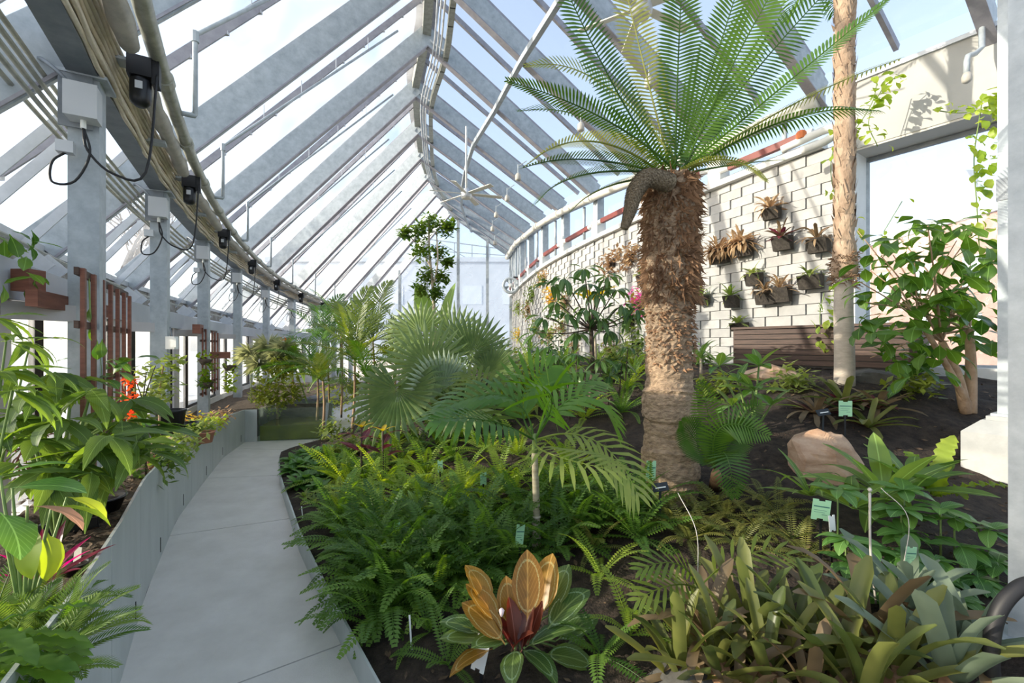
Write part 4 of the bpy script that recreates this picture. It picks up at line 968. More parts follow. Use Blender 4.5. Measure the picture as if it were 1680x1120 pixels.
# ---- the big cycad
cb_ = Vector((1.14, 3.24, .50)); zt = 2.80
cyc = plant('cycad', cb_, 'tall cycad with shaggy brown trunk and long feather fronds', 'cycad')
nz, na = 110, 48; vs = []
for j in range(nz + 1):
    t = j / nz; z = cb_.z - .05 + (zt - cb_.z + .05) * t
    r = .163 + .035 * math.exp(-t * 14) + .012 * math.sin(t * 9) - .018 * max(0, .35 - t) / .35 * 0
    if t < .42: r += .012 * (abs(math.sin(t * 62 + math.sin(t * 20))) ** .5 - .6) + (.018 if int(t * 11) % 2 else 0)
    elif t < .72: r += .004 * math.sin(t * 200)
    cxo = -.015 * math.sin(t * 3)
    for i in range(na):
        a = 6.28318 * i / na; rr = r + (rnd(-.005, .005) if t < .42 else rnd(-.016, .014))
        vs.append((cb_.x + cxo + rr * math.cos(a), cb_.y + rr * math.sin(a), z + (.012 * math.sin(a * 2 + j * .3) if t < .42 else 0)))
fs = [(j * na + i, j * na + (i + 1) % na, (j + 1) * na + (i + 1) % na, (j + 1) * na + i) for j in range(nz) for i in range(na)] + [tuple(nz * na + k for k in range(na))]
part(cyc, 'trunk', G().add(vs, fs), M['trunk'], False)
g = G()
for k in range(2600):                                                        # old leaf bases: flat scales in the middle, shaggy tatters higher up
    t = .40 + .60 * (rnd(0, 1) ** .75); z = cb_.z + (zt - cb_.z) * t; a = rnd(0, 6.283); d = Vector((math.cos(a), math.sin(a), 0)); s = Vector((-d.y, d.x, 0)); p = cb_ * Vector((1, 1, 0)) if False else Vector((cb_.x, cb_.y, z)) + d * .152
    if t < .62: l, w, dn = rnd(.02, .045), rnd(.010, .022), rnd(-.6, .2)
    else: l, w, dn = rnd(.05, .125), rnd(.004, .011), rnd(-1.7, .7)
    tip = p + (d + EZ * dn + s * rnd(-.7, .7)).normalized() * l; up_ = EZ * .010
    g.add([p - s * w, p + s * w, p + up_ + d * l * .3, tip, (p + tip) / 2 + s * w * .6], [(0, 1, 4, 3), (0, 3, 2), (1, 2, 3), (1, 4, 3)])
part(cyc, 'old_leaf_bases', g, M['leafbase'], kind='stuff')
cp = [W(1100, 300, 3.05), W(1062, 292, 2.98), W(1042, 315, 2.95), W(1034, 345, 2.95), W(1024, 375, 2.95)]
sm = smooth_pts(cp, 8); cn = part(cyc, 'cone', G().tube(sm, [.062 * (1 - .75 * (i / len(sm)) ** 2.2) for i in range(len(sm))], 14), M['cone'], True, label='drooping scaly brown seed cone')
g = G()
for i in range(1, len(sm) - 1):
    d = (sm[i + 1] - sm[i - 1]).normalized(); a = d.orthogonal().normalized(); b = d.cross(a); r = .062 * (1 - .75 * (i / len(sm)) ** 2.2)
    for k in range(13):
        for h in (0, .5):
            an = 6.283 * (k + h + (i % 2) * .25) / 13; n_ = a * math.cos(an) + b * math.sin(an); q = sm[i].lerp(sm[i + 1], h); s = d.cross(n_) * .010
            g.add([q + n_ * r - s, q + n_ * r - d * .01, q + n_ * r + s, q + n_ * (r + .007) + d * .012], [(0, 1, 3), (1, 2, 3), (2, 0, 3)])
part(cn, 'cone_scales', g, M['cone'], kind='stuff')
cr_ = W(1105, 288, 3.24)
def cfrond(x1, y1, d1, x2, y2, d2, n=58, ll=.155, lw=.0145, m='cycad', vee=.12, droop=.06, up=None):
    p0 = cr_ + Vector((rnd(-.06, .06), rnd(-.06, .06), rnd(-.03, .02))); p1, p2 = W(x1, y1, d1), W(x2, y2, d2)
    c = p1 * 2 - (p0 + p2) / 2; pts = [(p0 * (1 - t) ** 2 + c * 2 * t * (1 - t) + p2 * t * t) for t in (0, .2, .4, .6, .8, 1)]
    dd = (p2 - p0).normalized(); u = up or (EZ - dd * dd.z)
    if Vector(u).length < .5: u = Vector((0, -1, .2))
    part(cyc, 'frond', frond_g(pts, n, ll, lw, 1.32, vee, u, .010, lambda t: (min(1, .35 + t * 2.2) * (1 - max(0, (t - .55) / .45) ** 2 * .75)), droop, .06), L[m])
BK = Vector((0, -1, .35))
for a in ((1012, 150, 3.1, 905, -70, 2.9, 62, .170, .0165, 'cycad', .1, .1, BK), (1000, 200, 3.0, 832, 132, 2.9), (985, 135, 3.4, 862, 108, 3.5, 51, .17, .0130, 'cycad_old'), (965, 195, 3.7, 850, 182, 3.9, 51, .16, .0130),
          (975, 232, 2.95, 862, 272, 2.75, 52, .16, .0130, 'cycad_old'), (970, 262, 2.9, 858, 275, 2.6, 52, .15, .0130), (965, 285, 2.9, 878, 335, 2.7, 49, .15, .0130), (1000, 305, 3.0, 935, 348, 2.9, 40, .12, .0130, 'cycad_old'),
          (1062, 130, 3.3, 1010, -90, 3.3, 58, .170, .0165, 'cycad_old', .1, .08, BK), (1112, 120, 3.1, 1122, -90, 2.9, 62, .170, .0165, 'cycad', .1, .08, BK), (1165, 120, 3.2, 1228, -80, 3.0, 62, .170, .0165, 'cycad', .1, .08, BK),
          (1200, 110, 3.0, 1300, -70, 2.7, 62, .170, .0165, 'cycad', .1, .08, BK), (1238, 118, 3.3, 1400, -60, 3.2, 63, .170, .0165, 'cycad', .12, .1, BK), (1272, 152, 2.9, 1455, 0, 2.6, 66, .170, .0165, 'cycad', .12, .14, Vector((-.3, -.6, .8))),
          (1282, 200, 2.9, 1442, 182, 2.5, 56, .15, .0130, 'cycad', .1, .35), (1300, 172, 3.3, 1478, 96, 3.3, 52, .14, .0130, 'cycad_old', .1, .35), (1190, 262, 3.0, 1258, 296, 2.9, 37, .11, .0130, 'cycad_old', .1, .2), (1205, 270, 3.5, 1290, 262, 3.9, 39, .11, .0130)):
    cfrond(*a)
# pups beside the trunk base
pb = gp(1175, 800); pup = plant('cycad_pup', pb, 'young cycad offsets with broad fronds right of the trunk', 'cycad')
for (x1, y1, x2, y2, d) in ((1165, 700, 1150, 625, 2.95), (1185, 700, 1262, 715, 2.8), (1195, 730, 1225, 690, 2.9), (1190, 745, 1205, 815, 2.65), (1140, 720, 1118, 690, 2.95), (1205, 700, 1250, 660, 3.0)):
    p0 = W(1172, 768, 2.9); p1, p2 = W(x1, y1, d), W(x2, y2, d - .05); c = p1 * 2 - (p0 + p2) / 2
    pts = [(p0 * (1 - t) ** 2 + c * 2 * t * (1 - t) + p2 * t * t) for t in (0, .25, .5, .75, 1)]
    part(pup, 'frond', frond_g(pts, 30, .13, .0115, 1.3, .08, (-.1, -1, .3), .006, lambda t: (min(1, .5 + t * 2)) * (1 - max(0, (t - .5) / .5) ** 2 * .8), .05), L['cycad'])
stem(pup, [pb, W(1175, 775, 2.9)], .05, .03, M['leafbase'])

# ---- slim palm with pale trunk
pb = Vector((3.39, 4.6, 1.18)); pl = plant('slim_palm', pb, 'tall slim palm trunk with peeling bark in front of the wall', 'palm')
stem(pl, [pb, pb + Vector((.0, 0, .35)), pb + Vector((-.01, 0, .8)), pb + Vector((0, 0, 1.12))], .092, .080, M['palmbark2'], 'lower_trunk', 18)
g = G(); n = 60; prof = []
for k in range(n + 1):
    t = k / n; z = 1.12 + 3.2 * t; r = .086 + .014 * math.exp(-((t - .04) / .05) ** 2) * 2 + .006 * math.sin(k * 1.4); prof.append((r, z))
part(pl, 'upper_trunk', g.lathe(pb + Vector((.0, 0, 0)), prof, 18), M['palmbark'], True)
g = G()
for k in range(420):
    z = 1.1 + 3.2 * rnd(0, 1); a = rnd(0, 6.283); d = Vector((math.cos(a), math.sin(a), 0)); s = Vector((-d.y, d.x, 0)); p = pb + EZ * z + d * .084; w, l = rnd(.015, .05), rnd(.05, .16)
    g.add([p - s * w, p + s * w, p + s * w * .3 + EZ * l + d * rnd(.012, .035)], [(0, 1, 2)])
part(pl, 'bark_scales', g, M['palmbark'], kind='stuff')
g = G()
for k in range(260):
    z = rnd(1.02, 1.36); a = rnd(0, 6.283); d = Vector((math.cos(a), math.sin(a), 0)); s = Vector((-d.y, d.x, 0)); p = pb + EZ * z + d * .088
    g.tube([p, p + d * rnd(.03, .06) + s * rnd(-.08, .08) + EZ * rnd(-.06, .04)], [.006, .003], 4, False)
part(pl, 'fibre_collar', g, M['fibre'], kind='stuff')
for k in range(8): leaf(pl, 'frond', X['palmd', k % 3], pb + EZ * 4.25, k * .785 + .3, .3 + .12 * (k % 3), 0, .75)

# ---- small foreground palm
pb = Vector((.156, 2.89, .27)); sp_ = plant('young_palm', pb, 'young palm with wide arching green fronds and ringed stem', 'palm')
top = W(877, 742, 2.89)
stem(sp_, [pb, pb.lerp(top, .5) + Vector((.005, 0, 0)), top], .026, .02, M['stem_ring'], 'stem', 10)
g = G()
for k in range(5): z = pb.z + .05 + k * .045; g.lathe((pb.x, pb.y, z), [(.027, 0), (.031, .006), (.027, .014)], 10)
part(sp_, 'stem_rings', g, M['palmbark2'], kind='stuff')
stem(sp_, [top, top + EZ * .12], .02, .012, M['stem'], 'crownshaft', 8)
def bez(p0, p1, p2, k=6): 
    c = p1 * 2 - (p0 + p2) / 2; return [(p0 * (1 - t) ** 2 + c * 2 * t * (1 - t) + p2 * t * t) for t in [i / k for i in range(k + 1)]]
for (x1, y1, d1, x2, y2, d2, m, n, ll, lw, dr, up) in (
        (800, 690, 2.65, 712, 690, 2.45, 'palm', 13, .33, .036, .32, (0, -.3, 1)), (830, 650, 2.9, 722, 672, 2.9, 'palm', 13, .30, .036, .18, (0, -.4, 1)), (858, 650, 3.1, 905, 600, 3.3, 'palm', 13, .32, .034, .05, (-.2, -1, .2)),
        (905, 660, 2.7, 870, 628, 2.35, 'palm', 13, .33, .036, .15, (-.3, -.8, .5)), (950, 650, 2.95, 1012, 700, 3.0, 'palm', 12, .30, .034, .22, (0, -.4, 1)), (975, 722, 2.75, 1048, 815, 2.6, 'palm_y', 12, .28, .028, .25, (0, -.3, 1)),
        (905, 745, 2.6, 1015, 772, 2.4, 'palm_y', 11, .24, .026, .25, (0, -.4, 1)), (930, 640, 3.25, 985, 625, 3.5, 'palm', 12, .30, .034, .15, (0, -.6, .8)), (800, 640, 3.2, 760, 610, 3.4, 'palm_far', 12, .28, .032, .15, (0, -.6, .8))):
    part(sp_, 'frond', frond_g(bez(top + EZ * .08, W(x1, y1, d1), W(x2, y2, d2)), n, ll, lw, .95, .12, up, .007, None, dr, .22), L[m])

# ---- calathea with orange lit leaves
pb = gp(850, 1075); ca = plant('calathea', pb, 'calathea with orange and green striped oval leaves', 'calathea')
c0 = pb + EZ * .06
specs = [('calr', 790, 958, 2.02, 2.3, .95, .95), ('calr', 797, 985, 1.96, 2.5, .85, .95), ('calr', 798, 1015, 1.9, 2.7, .75, 1.05), ('calr', 866, 962, 2.0, 1.5, 1.2, 1.2), ('calr', 893, 960, 2.05, 1.2, 1.15, 1.15), ('calr', 772, 1075, 1.86, 3.5, -.05, .85), ('calr', 835, 990, 2.02, 1.9, 1.2, .9),
         ('cal', 928, 992, 2.02, .6, .6, 1.2), ('cal', 905, 1035, 1.92, .2, .45, 1.15), ('cal', 935, 1075, 1.95, -.1, .0, 1.0), ('cal', 760, 1022, 1.98, 2.9, .35, .9), ('cal', 765, 1043, 1.92, 3.2, .2, .9), ('cal', 885, 1078, 1.86, -.7, .1, .9), ('cal', 840, 1085, 1.8, -1.7, .1, .8), ('cal', 945, 1028, 2.08, .4, .35, 1.0), ('cal', 915, 965, 2.1, .9, .9, 1.0),
         ('cald', 842, 1015, 1.95, 1.9, 1.25, 1.0), ('cald', 862, 1022, 1.94, 1.1, 1.2, 1.0), ('cald', 826, 1028, 1.92, 2.6, 1.0, .9), ('cald', 855, 1045, 1.9, -.6, 1.0, .8), ('cald', 878, 1015, 1.96, .8, 1.1, .9), ('cal', 805, 1050, 1.86, 3.9, .4, .8), ('cal', 955, 1060, 2.05, .1, .2, .9)]
for kk, x, y, d, az, el, s in specs:
    cc = W(x, y, d); dr = Vector((math.cos(az) * math.cos(el), math.sin(az) * math.cos(el), math.sin(el))); st = cc - dr * .115 * s
    st.z = max(st.z, pb.z + .03)
    stem(ca, [c0, c0.lerp(st, .6) + EZ * .01, st], .006, .004, M['stem'] if kk != 'cald' else M['leafbase'], 'stalk', 5)
    leaf(ca, 'leaf', X[kk, R.randrange(3)], st, az, el, rnd(-.3, .3), s)
fl = W(823, 1003, 1.88); part(ca, 'flower', G().lathe(fl - EZ * .02, [(.004, 0), (.009, .012), (.012, .026), (.004, .034)], 7), mat('pale flower', (.80, .62, .62), rough=.5), True)

# ---- fern clumps
NTH = ['first', 'second', 'third', 'fourth', 'fifth', 'sixth', 'seventh', 'eighth', 'ninth', 'tenth', 'eleventh', 'twelfth', 'thirteenth', 'fourteenth', 'fifteenth']
def ordered(pts, rows):
    """where each clump stands: row by distance, then count from the left"""
    idx = sorted(range(len(pts)), key=lambda k: -pts[k][1]); n = len(idx); out = {}
    nm = {1: [''], 2: ['front row, ', 'back row, '], 3: ['front row, ', 'middle row, ', 'back row, ']}[rows]
    for r in range(rows):
        seg = sorted(idx[r * n // rows:(r + 1) * n // rows], key=lambda k: pts[k][0])
        for j, k in enumerate(seg): out[k] = nm[r] + NTH[j] + ' from the left'
    return [out[k] for k in range(n)]
def ferns(pts, kind, n, s, label, group, rows, el=(.05, 1.15)):
    for k, ((x, y), o) in enumerate(zip(pts, ordered(pts, rows))): fern(x, y, kind if isinstance(kind, str) else kind[k % len(kind)], n, s, label + ', ' + o, group, el)
def fern(px, py, kind, n, s, label, group, el=(.05, 1.15)):
    b = gp(px, py); f = plant('sword_fern', b, label, 'fern', group); rosette(f, 'frond', kind, b + EZ * .02, n, el, (s * .75, s * 1.2), rnd(0, 6)); return f
A_ = 'sword ferns in the dense bed beside the curb'
LA = 'sword fern clump in the dense fern bed between curb and young palm'
ferns(((578, 905), (605, 945), (620, 895), (612, 985), (640, 1010), (640, 960), (655, 1000), (690, 965), (640, 915), (620, 870), (680, 925), (720, 930), (740, 900), (700, 880), (735, 960), (770, 925), (790, 890), (760, 865), (820, 915), (850, 935), (580, 870), (555, 868), (632, 935), (665, 880), (628, 970), (655, 975), (700, 905), (755, 945), (805, 940), (650, 940), (725, 870), (598, 925), (790, 960)), 'fern', 15, 1.05, 'sword fern in the dense curb bed', A_, 3)
B_ = 'sword ferns under the young palm'
ferns(((915, 905), (945, 880), (905, 860), (985, 870), (1020, 860), (940, 840), (1045, 890), (890, 830), (1000, 830), (860, 860), (1060, 850)), 'fern', 13, 1.05, 'dark sword fern between young palm and cycad', B_, 2)
C_ = 'sunny ferns in the middle of the bed'
ferns(((760, 820), (800, 835), (840, 815), (720, 840), (690, 850), (780, 860), (640, 845), (600, 840), (660, 815), (905, 800), (940, 800), (560, 840), (820, 790), (760, 795), (700, 800), (930, 770), (630, 800)), 'fern2', 13, 1.0, 'sunlit fern behind the dense bed', C_, 2)
D_ = 'bronze ferns in front of the cycad'
ferns(((1100, 860), (1145, 850), (1190, 855), (1235, 865), (1275, 850), (1300, 890), (1215, 900), (1130, 890), (1170, 835), (1255, 830), (1080, 845), (1320, 920), (1160, 880)), 'fern3', 12, 0.8, 'bronze fern before the cycad trunk', D_, 2, (.0, .8))
for (x, y, k, n, s, lab) in ((975, 905, 'fern3', 9, .9, 'small fern alone on bare soil right of the young palm sign'), (985, 955, 'fern2', 8, .8, 'light green fern between the calathea and the bromeliads'), (985, 1085, 'fern', 8, .75, 'dark fern at the bottom edge right of the calathea'), (1035, 1050, 'fern2', 8, .7, 'pale fern at the left foot of the bromeliads'),
                             (705, 1045, 'fern', 8, .75, 'small dark fern left of the calathea'), (735, 1100, 'fern', 7, .7, 'small fern at the bottom edge below the white sign'), (720, 985, 'fern2', 7, .9, 'light green fern with ribbed fronds at the front of the fern bed'), (612, 1035, 'fern', 8, .9, 'fern drooping over the steel curb')):
    fern(x, y, k, n, s, lab, 'single ferns on open soil')
E_ = 'low ferns on the mound'
ferns(((1040, 610), (1000, 625), (900, 640), (870, 650), (820, 640), (1030, 640), (860, 690), (800, 700), (760, 720), (720, 735), (690, 745), (660, 770), (640, 740), (600, 790), (570, 800), (700, 780), (740, 760), (800, 745), (850, 750), (620, 770), (550, 790), (960, 690), (1020, 680), (930, 620), (980, 600), (1010, 595), (870, 610), (830, 660), (775, 680)), ('fern2', 'fern', 'fern2'), 12, 1.1, 'low fern on the mound', E_, 3)

# ---- bright broad-leaf clumps, hosta patch, bronze cannas
def tuft(name, px, py, kind, n, s, label, cat='plant', group=None, el=(.2, 1.3), base=None, dz=.02):
    b = base or gp(px, py); t = plant(name, b, label, cat, group); rosette(t, 'leaf', kind, b + EZ * dz, n, el, (s * .8, s * 1.15), rnd(0, 6)); return t
X['wide', 0] = LM('wide_leaf', L['strap'], .30, .085, pf_oval, 10, .6, .2, .05, petiole=.04); X['wide', 1] = LM('wide_leaf', L['strap'], .28, .08, pf_oval, 10, .9, .2, .05, petiole=.04); X['wide', 2] = LM('wide_leaf', L['strap'], .30, .09, pf_oval, 10, .3, .2, .05, petiole=.05)
tuft('broad_leaf_clump', 688, 870, 'wide', 12, .85, 'bright broad-leaved clump rising from the sword ferns', group=None, el=(.4, 1.4))
HO = ((495, 765), (520, 770), (545, 765), (505, 790), (535, 785), (560, 755), (480, 775), (515, 752), (482, 760), (540, 745), (500, 748), (575, 770), (490, 800), (525, 805))
for k, (x, y) in enumerate(HO):
    tuft('hosta', x, y, 'broad', 22, 1.25, 'leafy clump at the curb bend, %s' % ordered(HO, 2)[k], group='leafy clumps at the curb bend', el=(.1, .9))
HE = ((515, 830), (545, 830), (575, 815), (530, 850), (500, 820))
for k, (x, y) in enumerate(((515, 830), (545, 830), (575, 815), (530, 850), (500, 820))):
    tuft('yellow_herb', x, y, 'lime', 16, .9, 'yellow-green herb along the curb, %s' % ordered(HE, 1)[k], group='yellow herbs along the curb', el=(.3, 1.4))
for (x, y, d, h, lab) in ((593, 790, 4.3, .55, 'bronze-leaved canna nearest the curb with yellow top'), (628, 790, 4.2, .50, 'dark bronze canna right of the yellow-topped one')):
    b = gp(x, y); t = plant('canna', b, lab, 'canna'); stem(t, [b, b + EZ * h * .6, b + EZ * h], .012, .008, M['bark_dark'])
    for k in range(6): leaf(t, 'leaf', pick('maroon'), b + EZ * h * (.45 + .09 * k), k * 2.4 + .6, .55, rnd(-.3, .3), 1.05)
    for k in range(4): leaf(t, 'top_leaf', LM('yellow_leaf', L['yellow'], .14, .045, pf_oval, 6, .6, .15) if k == 0 else bpy.data.meshes['yellow_leaf'], b + EZ * h * 1.0, k * 1.6, .6, 0, 1)
tuft('lettuce_plant', 650, 800, 'wide', 9, .6, 'pale yellow-green rosette right of the dark canna', el=(.5, 1.3))
tuft('yellow_palm_seedling', 685, 715, 'lime', 12, 1.5, 'bright yellow drooping seedling under the fan palm leaf', el=(.2, 1.0))

# ---- fan palm
fb = gp(735, 700); fp = plant('fan_palm', fb, 'fan palm with big pleated grey-green leaves mid bed', 'palm')
def fan_at(root, hub, tip, Rd, m, nrm_, base, n=26, span=5.0, cut=.5, cup=.12, droop=.08, nm='fan_leaf'):
    hub = Vector(hub); x = (Vector(tip) - hub).normalized(); z = Vector(nrm_); z = (z - x * z.dot(x)).normalized(); y = z.cross(x)
    me = fan_g(Rd * 1.08, n, span, cut * .8, .06, cup, droop * 1.6).mesh(nm, L[m], smooth=False)
    mt = Matrix.Translation(hub - base_of(root)) @ Matrix(((x.x, y.x, z.x, 0), (x.y, y.y, z.y, 0), (x.z, y.z, z.z, 0), (0, 0, 0, 1)))
    o = link(nm, me, root, mt); stem(root, [base, (Vector(base) + hub) / 2 + EZ * .05, hub], .012, .007, M['stem'], 'petiole', 6); return o
cfp = fb + EZ * .25
fan_at(fp, W(703, 600, 5.3), W(690, 530, 5.2), .54, 'fan', (.1, -1, .35), cfp, 30, 5.6)
fan_at(fp, W(652, 640, 5.1), W(640, 700, 4.9), .66, 'fan', (-.35, -.9, .5), cfp, 30, 5.0, .6)
fan_at(fp, W(775, 580, 5.6), W(790, 530, 5.6), .52, 'fan', (.3, -.9, .3), cfp, 26, 4.2)
fan_at(fp, W(728, 640, 5.2), W(700, 600, 5.1), .46, 'fan_s', (.0, -.9, .5), cfp, 24, 3.2, .7)
fan_at(fp, W(800, 610, 5.5), W(845, 580, 5.5), .46, 'fan', (.2, -.7, .7), cfp, 24, 4.0)
fan_at(fp, W(760, 660, 5.0), W(790, 690, 4.9), .45, 'fan', (.1, -.8, .6), cfp, 24, 4.6)
fan_at(fp, W(690, 545, 5.9), W(640, 520, 6.0), .5, 'fan', (-.3, -.8, .5), cfp, 24, 4.4)
fan_at(fp, W(745, 560, 6.0), W(770, 505, 6.0), .5, 'fan', (.2, -.9, .3), cfp, 24, 4.0)
stem(fp, [fb, cfp], .07, .05, M['fibre'], 'trunk')
# ---- feather palms toward the tank
def feather_palm(base, top, fr, label, kind='palmf', sc=1., trunk=.022):
    p = plant('feather_palm', base, label, 'palm'); stem(p, [base, Vector(base).lerp(top, .5) + Vector((.02, 0, 0)), top], trunk, trunk * .7, M['bark'], 'trunk')
    for k, (az, el, s) in enumerate(fr): leaf(p, 'frond', X[kind, k % 3], top, az, el, rnd(-.2, .2), s * sc)
    return p
b = W(520, 700, 7.9); b.z = .3; feather_palm(b, W(520, 600, 7.9), [(3.2, .5, 1), (2.6, .9, 1.1), (.3, .6, 1), (3.6, .15, 1), (1.8, 1.2, 1), (5.0, .5, .8), (4.2, .0, .9), (.9, 1.0, .9), (5.7, .3, .9), (2.2, .4, .9)], 'feather palm with dark arching fronds beside the tank', 'palmd')
b = W(577, 715, 6.7); b.z = .25; feather_palm(b, W(582, 590, 6.7), [(1.4, 1.45, 1.2), (2.9, 1.0, 1.0), (.2, .95, 1.15), (3.3, .5, .9), (.0, .35, 1.0), (5.2, .7, .9), (1.0, 1.15, 1.1), (2.2, 1.3, 1.25), (4.4, .6, .8), (6.0, .1, .9)], 'tall feather palm with upright fronds at the bed edge', 'palmf')
b = W(640, 690, 7.4); b.z = .4; feather_palm(b, W(650, 600, 7.4), [(.3, .8, .9), (1.2, 1.1, .9), (2.4, .9, .9), (3.4, .5, .8), (5.4, .5, .8), (.0, .3, .9), (4.5, .7, .7), (1.8, 1.3, 1.0)], 'bushy feather palm behind the fan palm', 'palmf')
b = W(820, 640, 7.2); b.z = 1.0; feather_palm(b, W(815, 610, 7.2), [(.3, .7, .6), (1.2, 1.0, .6), (2.4, .9, .6), (3.4, .5, .6), (5.4, .5, .6), (4.5, .7, .6), (1.8, 1.3, .7)], 'small feather palm right of the fan palm', 'palmf')
b = W(540, 690, 9.5); b.z = .1; feather_palm(b, W(535, 560, 9.5), [(3.0, .9, 1.1), (2.2, 1.2, 1.2), (.6, 1.0, 1.1), (1.4, 1.3, 1.2), (.0, .5, 1.0), (4.3, .6, 1)], 'feather palm behind the tank with fronds against the roof', 'palmd')
b = W(615, 690, 8.8); b.z = .2; feather_palm(b, W(612, 560, 8.8), [(3.0, .9, 1.2), (2.2, 1.2, 1.3), (.6, 1.0, 1.2), (1.4, 1.35, 1.4), (.0, .5, 1.1), (4.3, .6, 1), (3.4, .4, 1.1)], 'feather palm with sparse tall fronds in the far bed', 'palmf')
for (x, y, d, z, kind, sc_, lab) in ((480, 615, 8.9, .3, 'palmd', .8, 'low feather palm arching over the tank shrub'), (560, 545, 9.2, .2, 'palmd', 1.0, 'feather palm with dark upright fronds left of the tall one'), (605, 625, 6.0, .3, 'palmd', .7, 'small dark feather palm in front of the tall one'),
                                       (660, 560, 8.4, .5, 'palmf', 1.0, 'feather palm with sunlit comb fronds left of the slim tree'), (690, 640, 6.2, .5, 'palmf', .7, 'short feather palm right behind the drooping fan leaf'), (530, 625, 7.2, .25, 'palmf', .65, 'yellow-tipped short palm at the tank corner'), (745, 600, 7.0, .7, 'palmd', .7, 'short palm between the fan leaves and the gable')):
    b = W(x, 690, d); b.z = z; feather_palm(b, W(x, y, d), [(k * .9 + x, (.35, .9, .6, 1.2, .2)[k % 5], rnd(.8, 1.1)) for k in range(9)], lab, kind, sc_)
# ---- banana-like paddles
X['ban', 0] = LM('paddle_leaf', L['banana'], .95, .34, pf_oval, 14, .25, .25, .02, petiole=.25); X['ban', 1] = LM('paddle_leaf', L['banana'], .90, .32, pf_oval, 14, .5, .25, .02, petiole=.25); X['ban', 2] = X['ban', 0]
b = W(712, 600, 7.4); b.z = soil(b.x, b.y); bn_ = plant('banana_plant', b, 'banana plant with two broad upright paddle leaves', 'plant')
for (az, el, r, s, dx) in ((2.0, 1.42, .25, 1.1, -.12), (1.0, 1.40, -.3, 1.0, .12)): leaf(bn_, 'leaf', pick('ban'), b + EZ * .80 + Vector((dx, 0, 0)), az, el, r, s)
stem(bn_, [b, b + EZ * .86], .06, .05, M['stem'])
b = W(505, 650, 9.2); b.z = .4; bq = plant('bird_of_paradise', b, 'broad blue-green paddle leaf plant behind the dark feather palm', 'plant')
for (az, el, r, s) in ((2.9, 1.2, 1.0, .9), (.3, 1.1, .9, .9), (5.8, .35, .3, .9)): leaf(bq, 'leaf', pick('ban'), b + EZ * .25, az, el, r, s)
for k in range(4): leaf(bq, 'flower', LM('orange_petal', L['orange'], .22, .05, pf_lance, 6, .3, .2) if k == 0 else bpy.data.meshes['orange_petal'], W(472, 565, 9.0), k * 1.6, .9, 0, 1)
stem(bq, [b, b.lerp(W(472, 570, 9.0), .5), W(472, 566, 9.0)], .02, .012, M['stem'], 'flower_stalk')
# ---- slim tree
def foliage(root, centers, n, size, m, name='foliage', shape=2.0):
    g = G()
    for k in range(n):
        c, r = centers[R.randrange(len(centers))]; d = Vector((R.gauss(0, 1), R.gauss(0, 1), R.gauss(0, 1))); d = d.normalized() * r * (R.random() ** .5); p = Vector(c) + d
        a = rnd(0, 6.283); el = rnd(-.9, .7); l = size * rnd(.7, 1.3); x = Vector((math.cos(a) * math.cos(el), math.sin(a) * math.cos(el), math.sin(el))); y = Vector((-math.sin(a), math.cos(a), rnd(-.3, .3))) * l / shape / 2
        g.add([p, p + x * l * .5 + y, p + x * l, p + x * l * .5 - y], [(0, 1, 2, 3)])
    return part(root, name, g, L[m], kind='stuff')
b = W(712, 600, 6.8); b.z = soil(b.x, b.y); tr_ = plant('slim_tree', b, 'slim tree with a small leafy crown against the far gable', 'tree')
stem(tr_, [b, W(713, 540, 6.8), W(710, 470, 6.8), W(705, 420, 6.8), W(703, 360, 6.8)], .035, .012, M['bark_pale'], 'trunk')
stem(tr_, [W(711, 470, 6.8), W(718, 430, 6.7), W(716, 380, 6.8)], .016, .008, M['bark_pale'], 'branch'); stem(tr_, [W(708, 440, 6.8), W(690, 410, 6.9), W(668, 382, 6.8)], .012, .006, M['bark_pale'], 'branch')
foliage(tr_, [(W(708, 365, 6.8), .17), (W(690, 378, 6.8), .15), (W(728, 375, 6.8), .15), (W(665, 382, 6.7), .10), (W(738, 370, 6.7), .08), (W(690, 412, 6.7), .16), (W(722, 415, 6.9), .14), (W(700, 450, 6.8), .16), (W(725, 455, 6.8), .12), (W(690, 475, 6.8), .14), (W(715, 480, 6.7), .12), (W(735, 430, 6.8), .07)], 2100, .085, 'tree')
# ---- schefflera
b = W(968, 668, 5.0); b.z = soil(b.x, b.y); sf = plant('schefflera_tree', b, 'umbrella tree with dark drooping leaf whorls mid mound', 'tree')
fk = W(970, 540, 5.0); stem(sf, [b, W(972, 610, 5.0), fk], .035, .024, M['bark_dark'], 'trunk')
wh = [(958, 440, 5.0), (925, 455, 4.9), (998, 452, 5.1), (965, 465, 5.2), (930, 515, 4.8), (985, 522, 4.9), (1020, 500, 5.0), (893, 520, 5.0), (962, 505, 4.8), (1035, 520, 5.1), (912, 495, 5.1), (1000, 540, 5.2), (945, 545, 4.8), (980, 480, 5.0), (1010, 475, 5.2), (905, 465, 5.1), (1045, 505, 4.9), (880, 545, 5.0)]
for k, (x, y, d) in enumerate(wh):
    c = W(x, y, d); stem(sf, [fk, fk.lerp(c, .5) - EZ * .03 + Vector((rnd(-.03, .03), 0, 0)), c], .011, .005, M['bark_dark'], 'branch', 5)
    for j in range(11): leaf(sf, 'leaflet', pick('scheff'), c, j * .571 + k, rnd(-.6, .5), rnd(-.2, .2), rnd(1.15, 1.6))
low = [(945, 580, 4.9), (985, 590, 4.9), (915, 585, 5.0), (1020, 595, 5.1), (960, 610, 4.8), (1000, 615, 5.0), (930, 610, 4.9), (900, 570, 5.2), (1030, 570, 5.2)]
sf2 = plant('umbrella_shrub', W(960, 650, 5.0) * 1.0, 'low umbrella shrub around the foot of the schefflera', 'shrub')
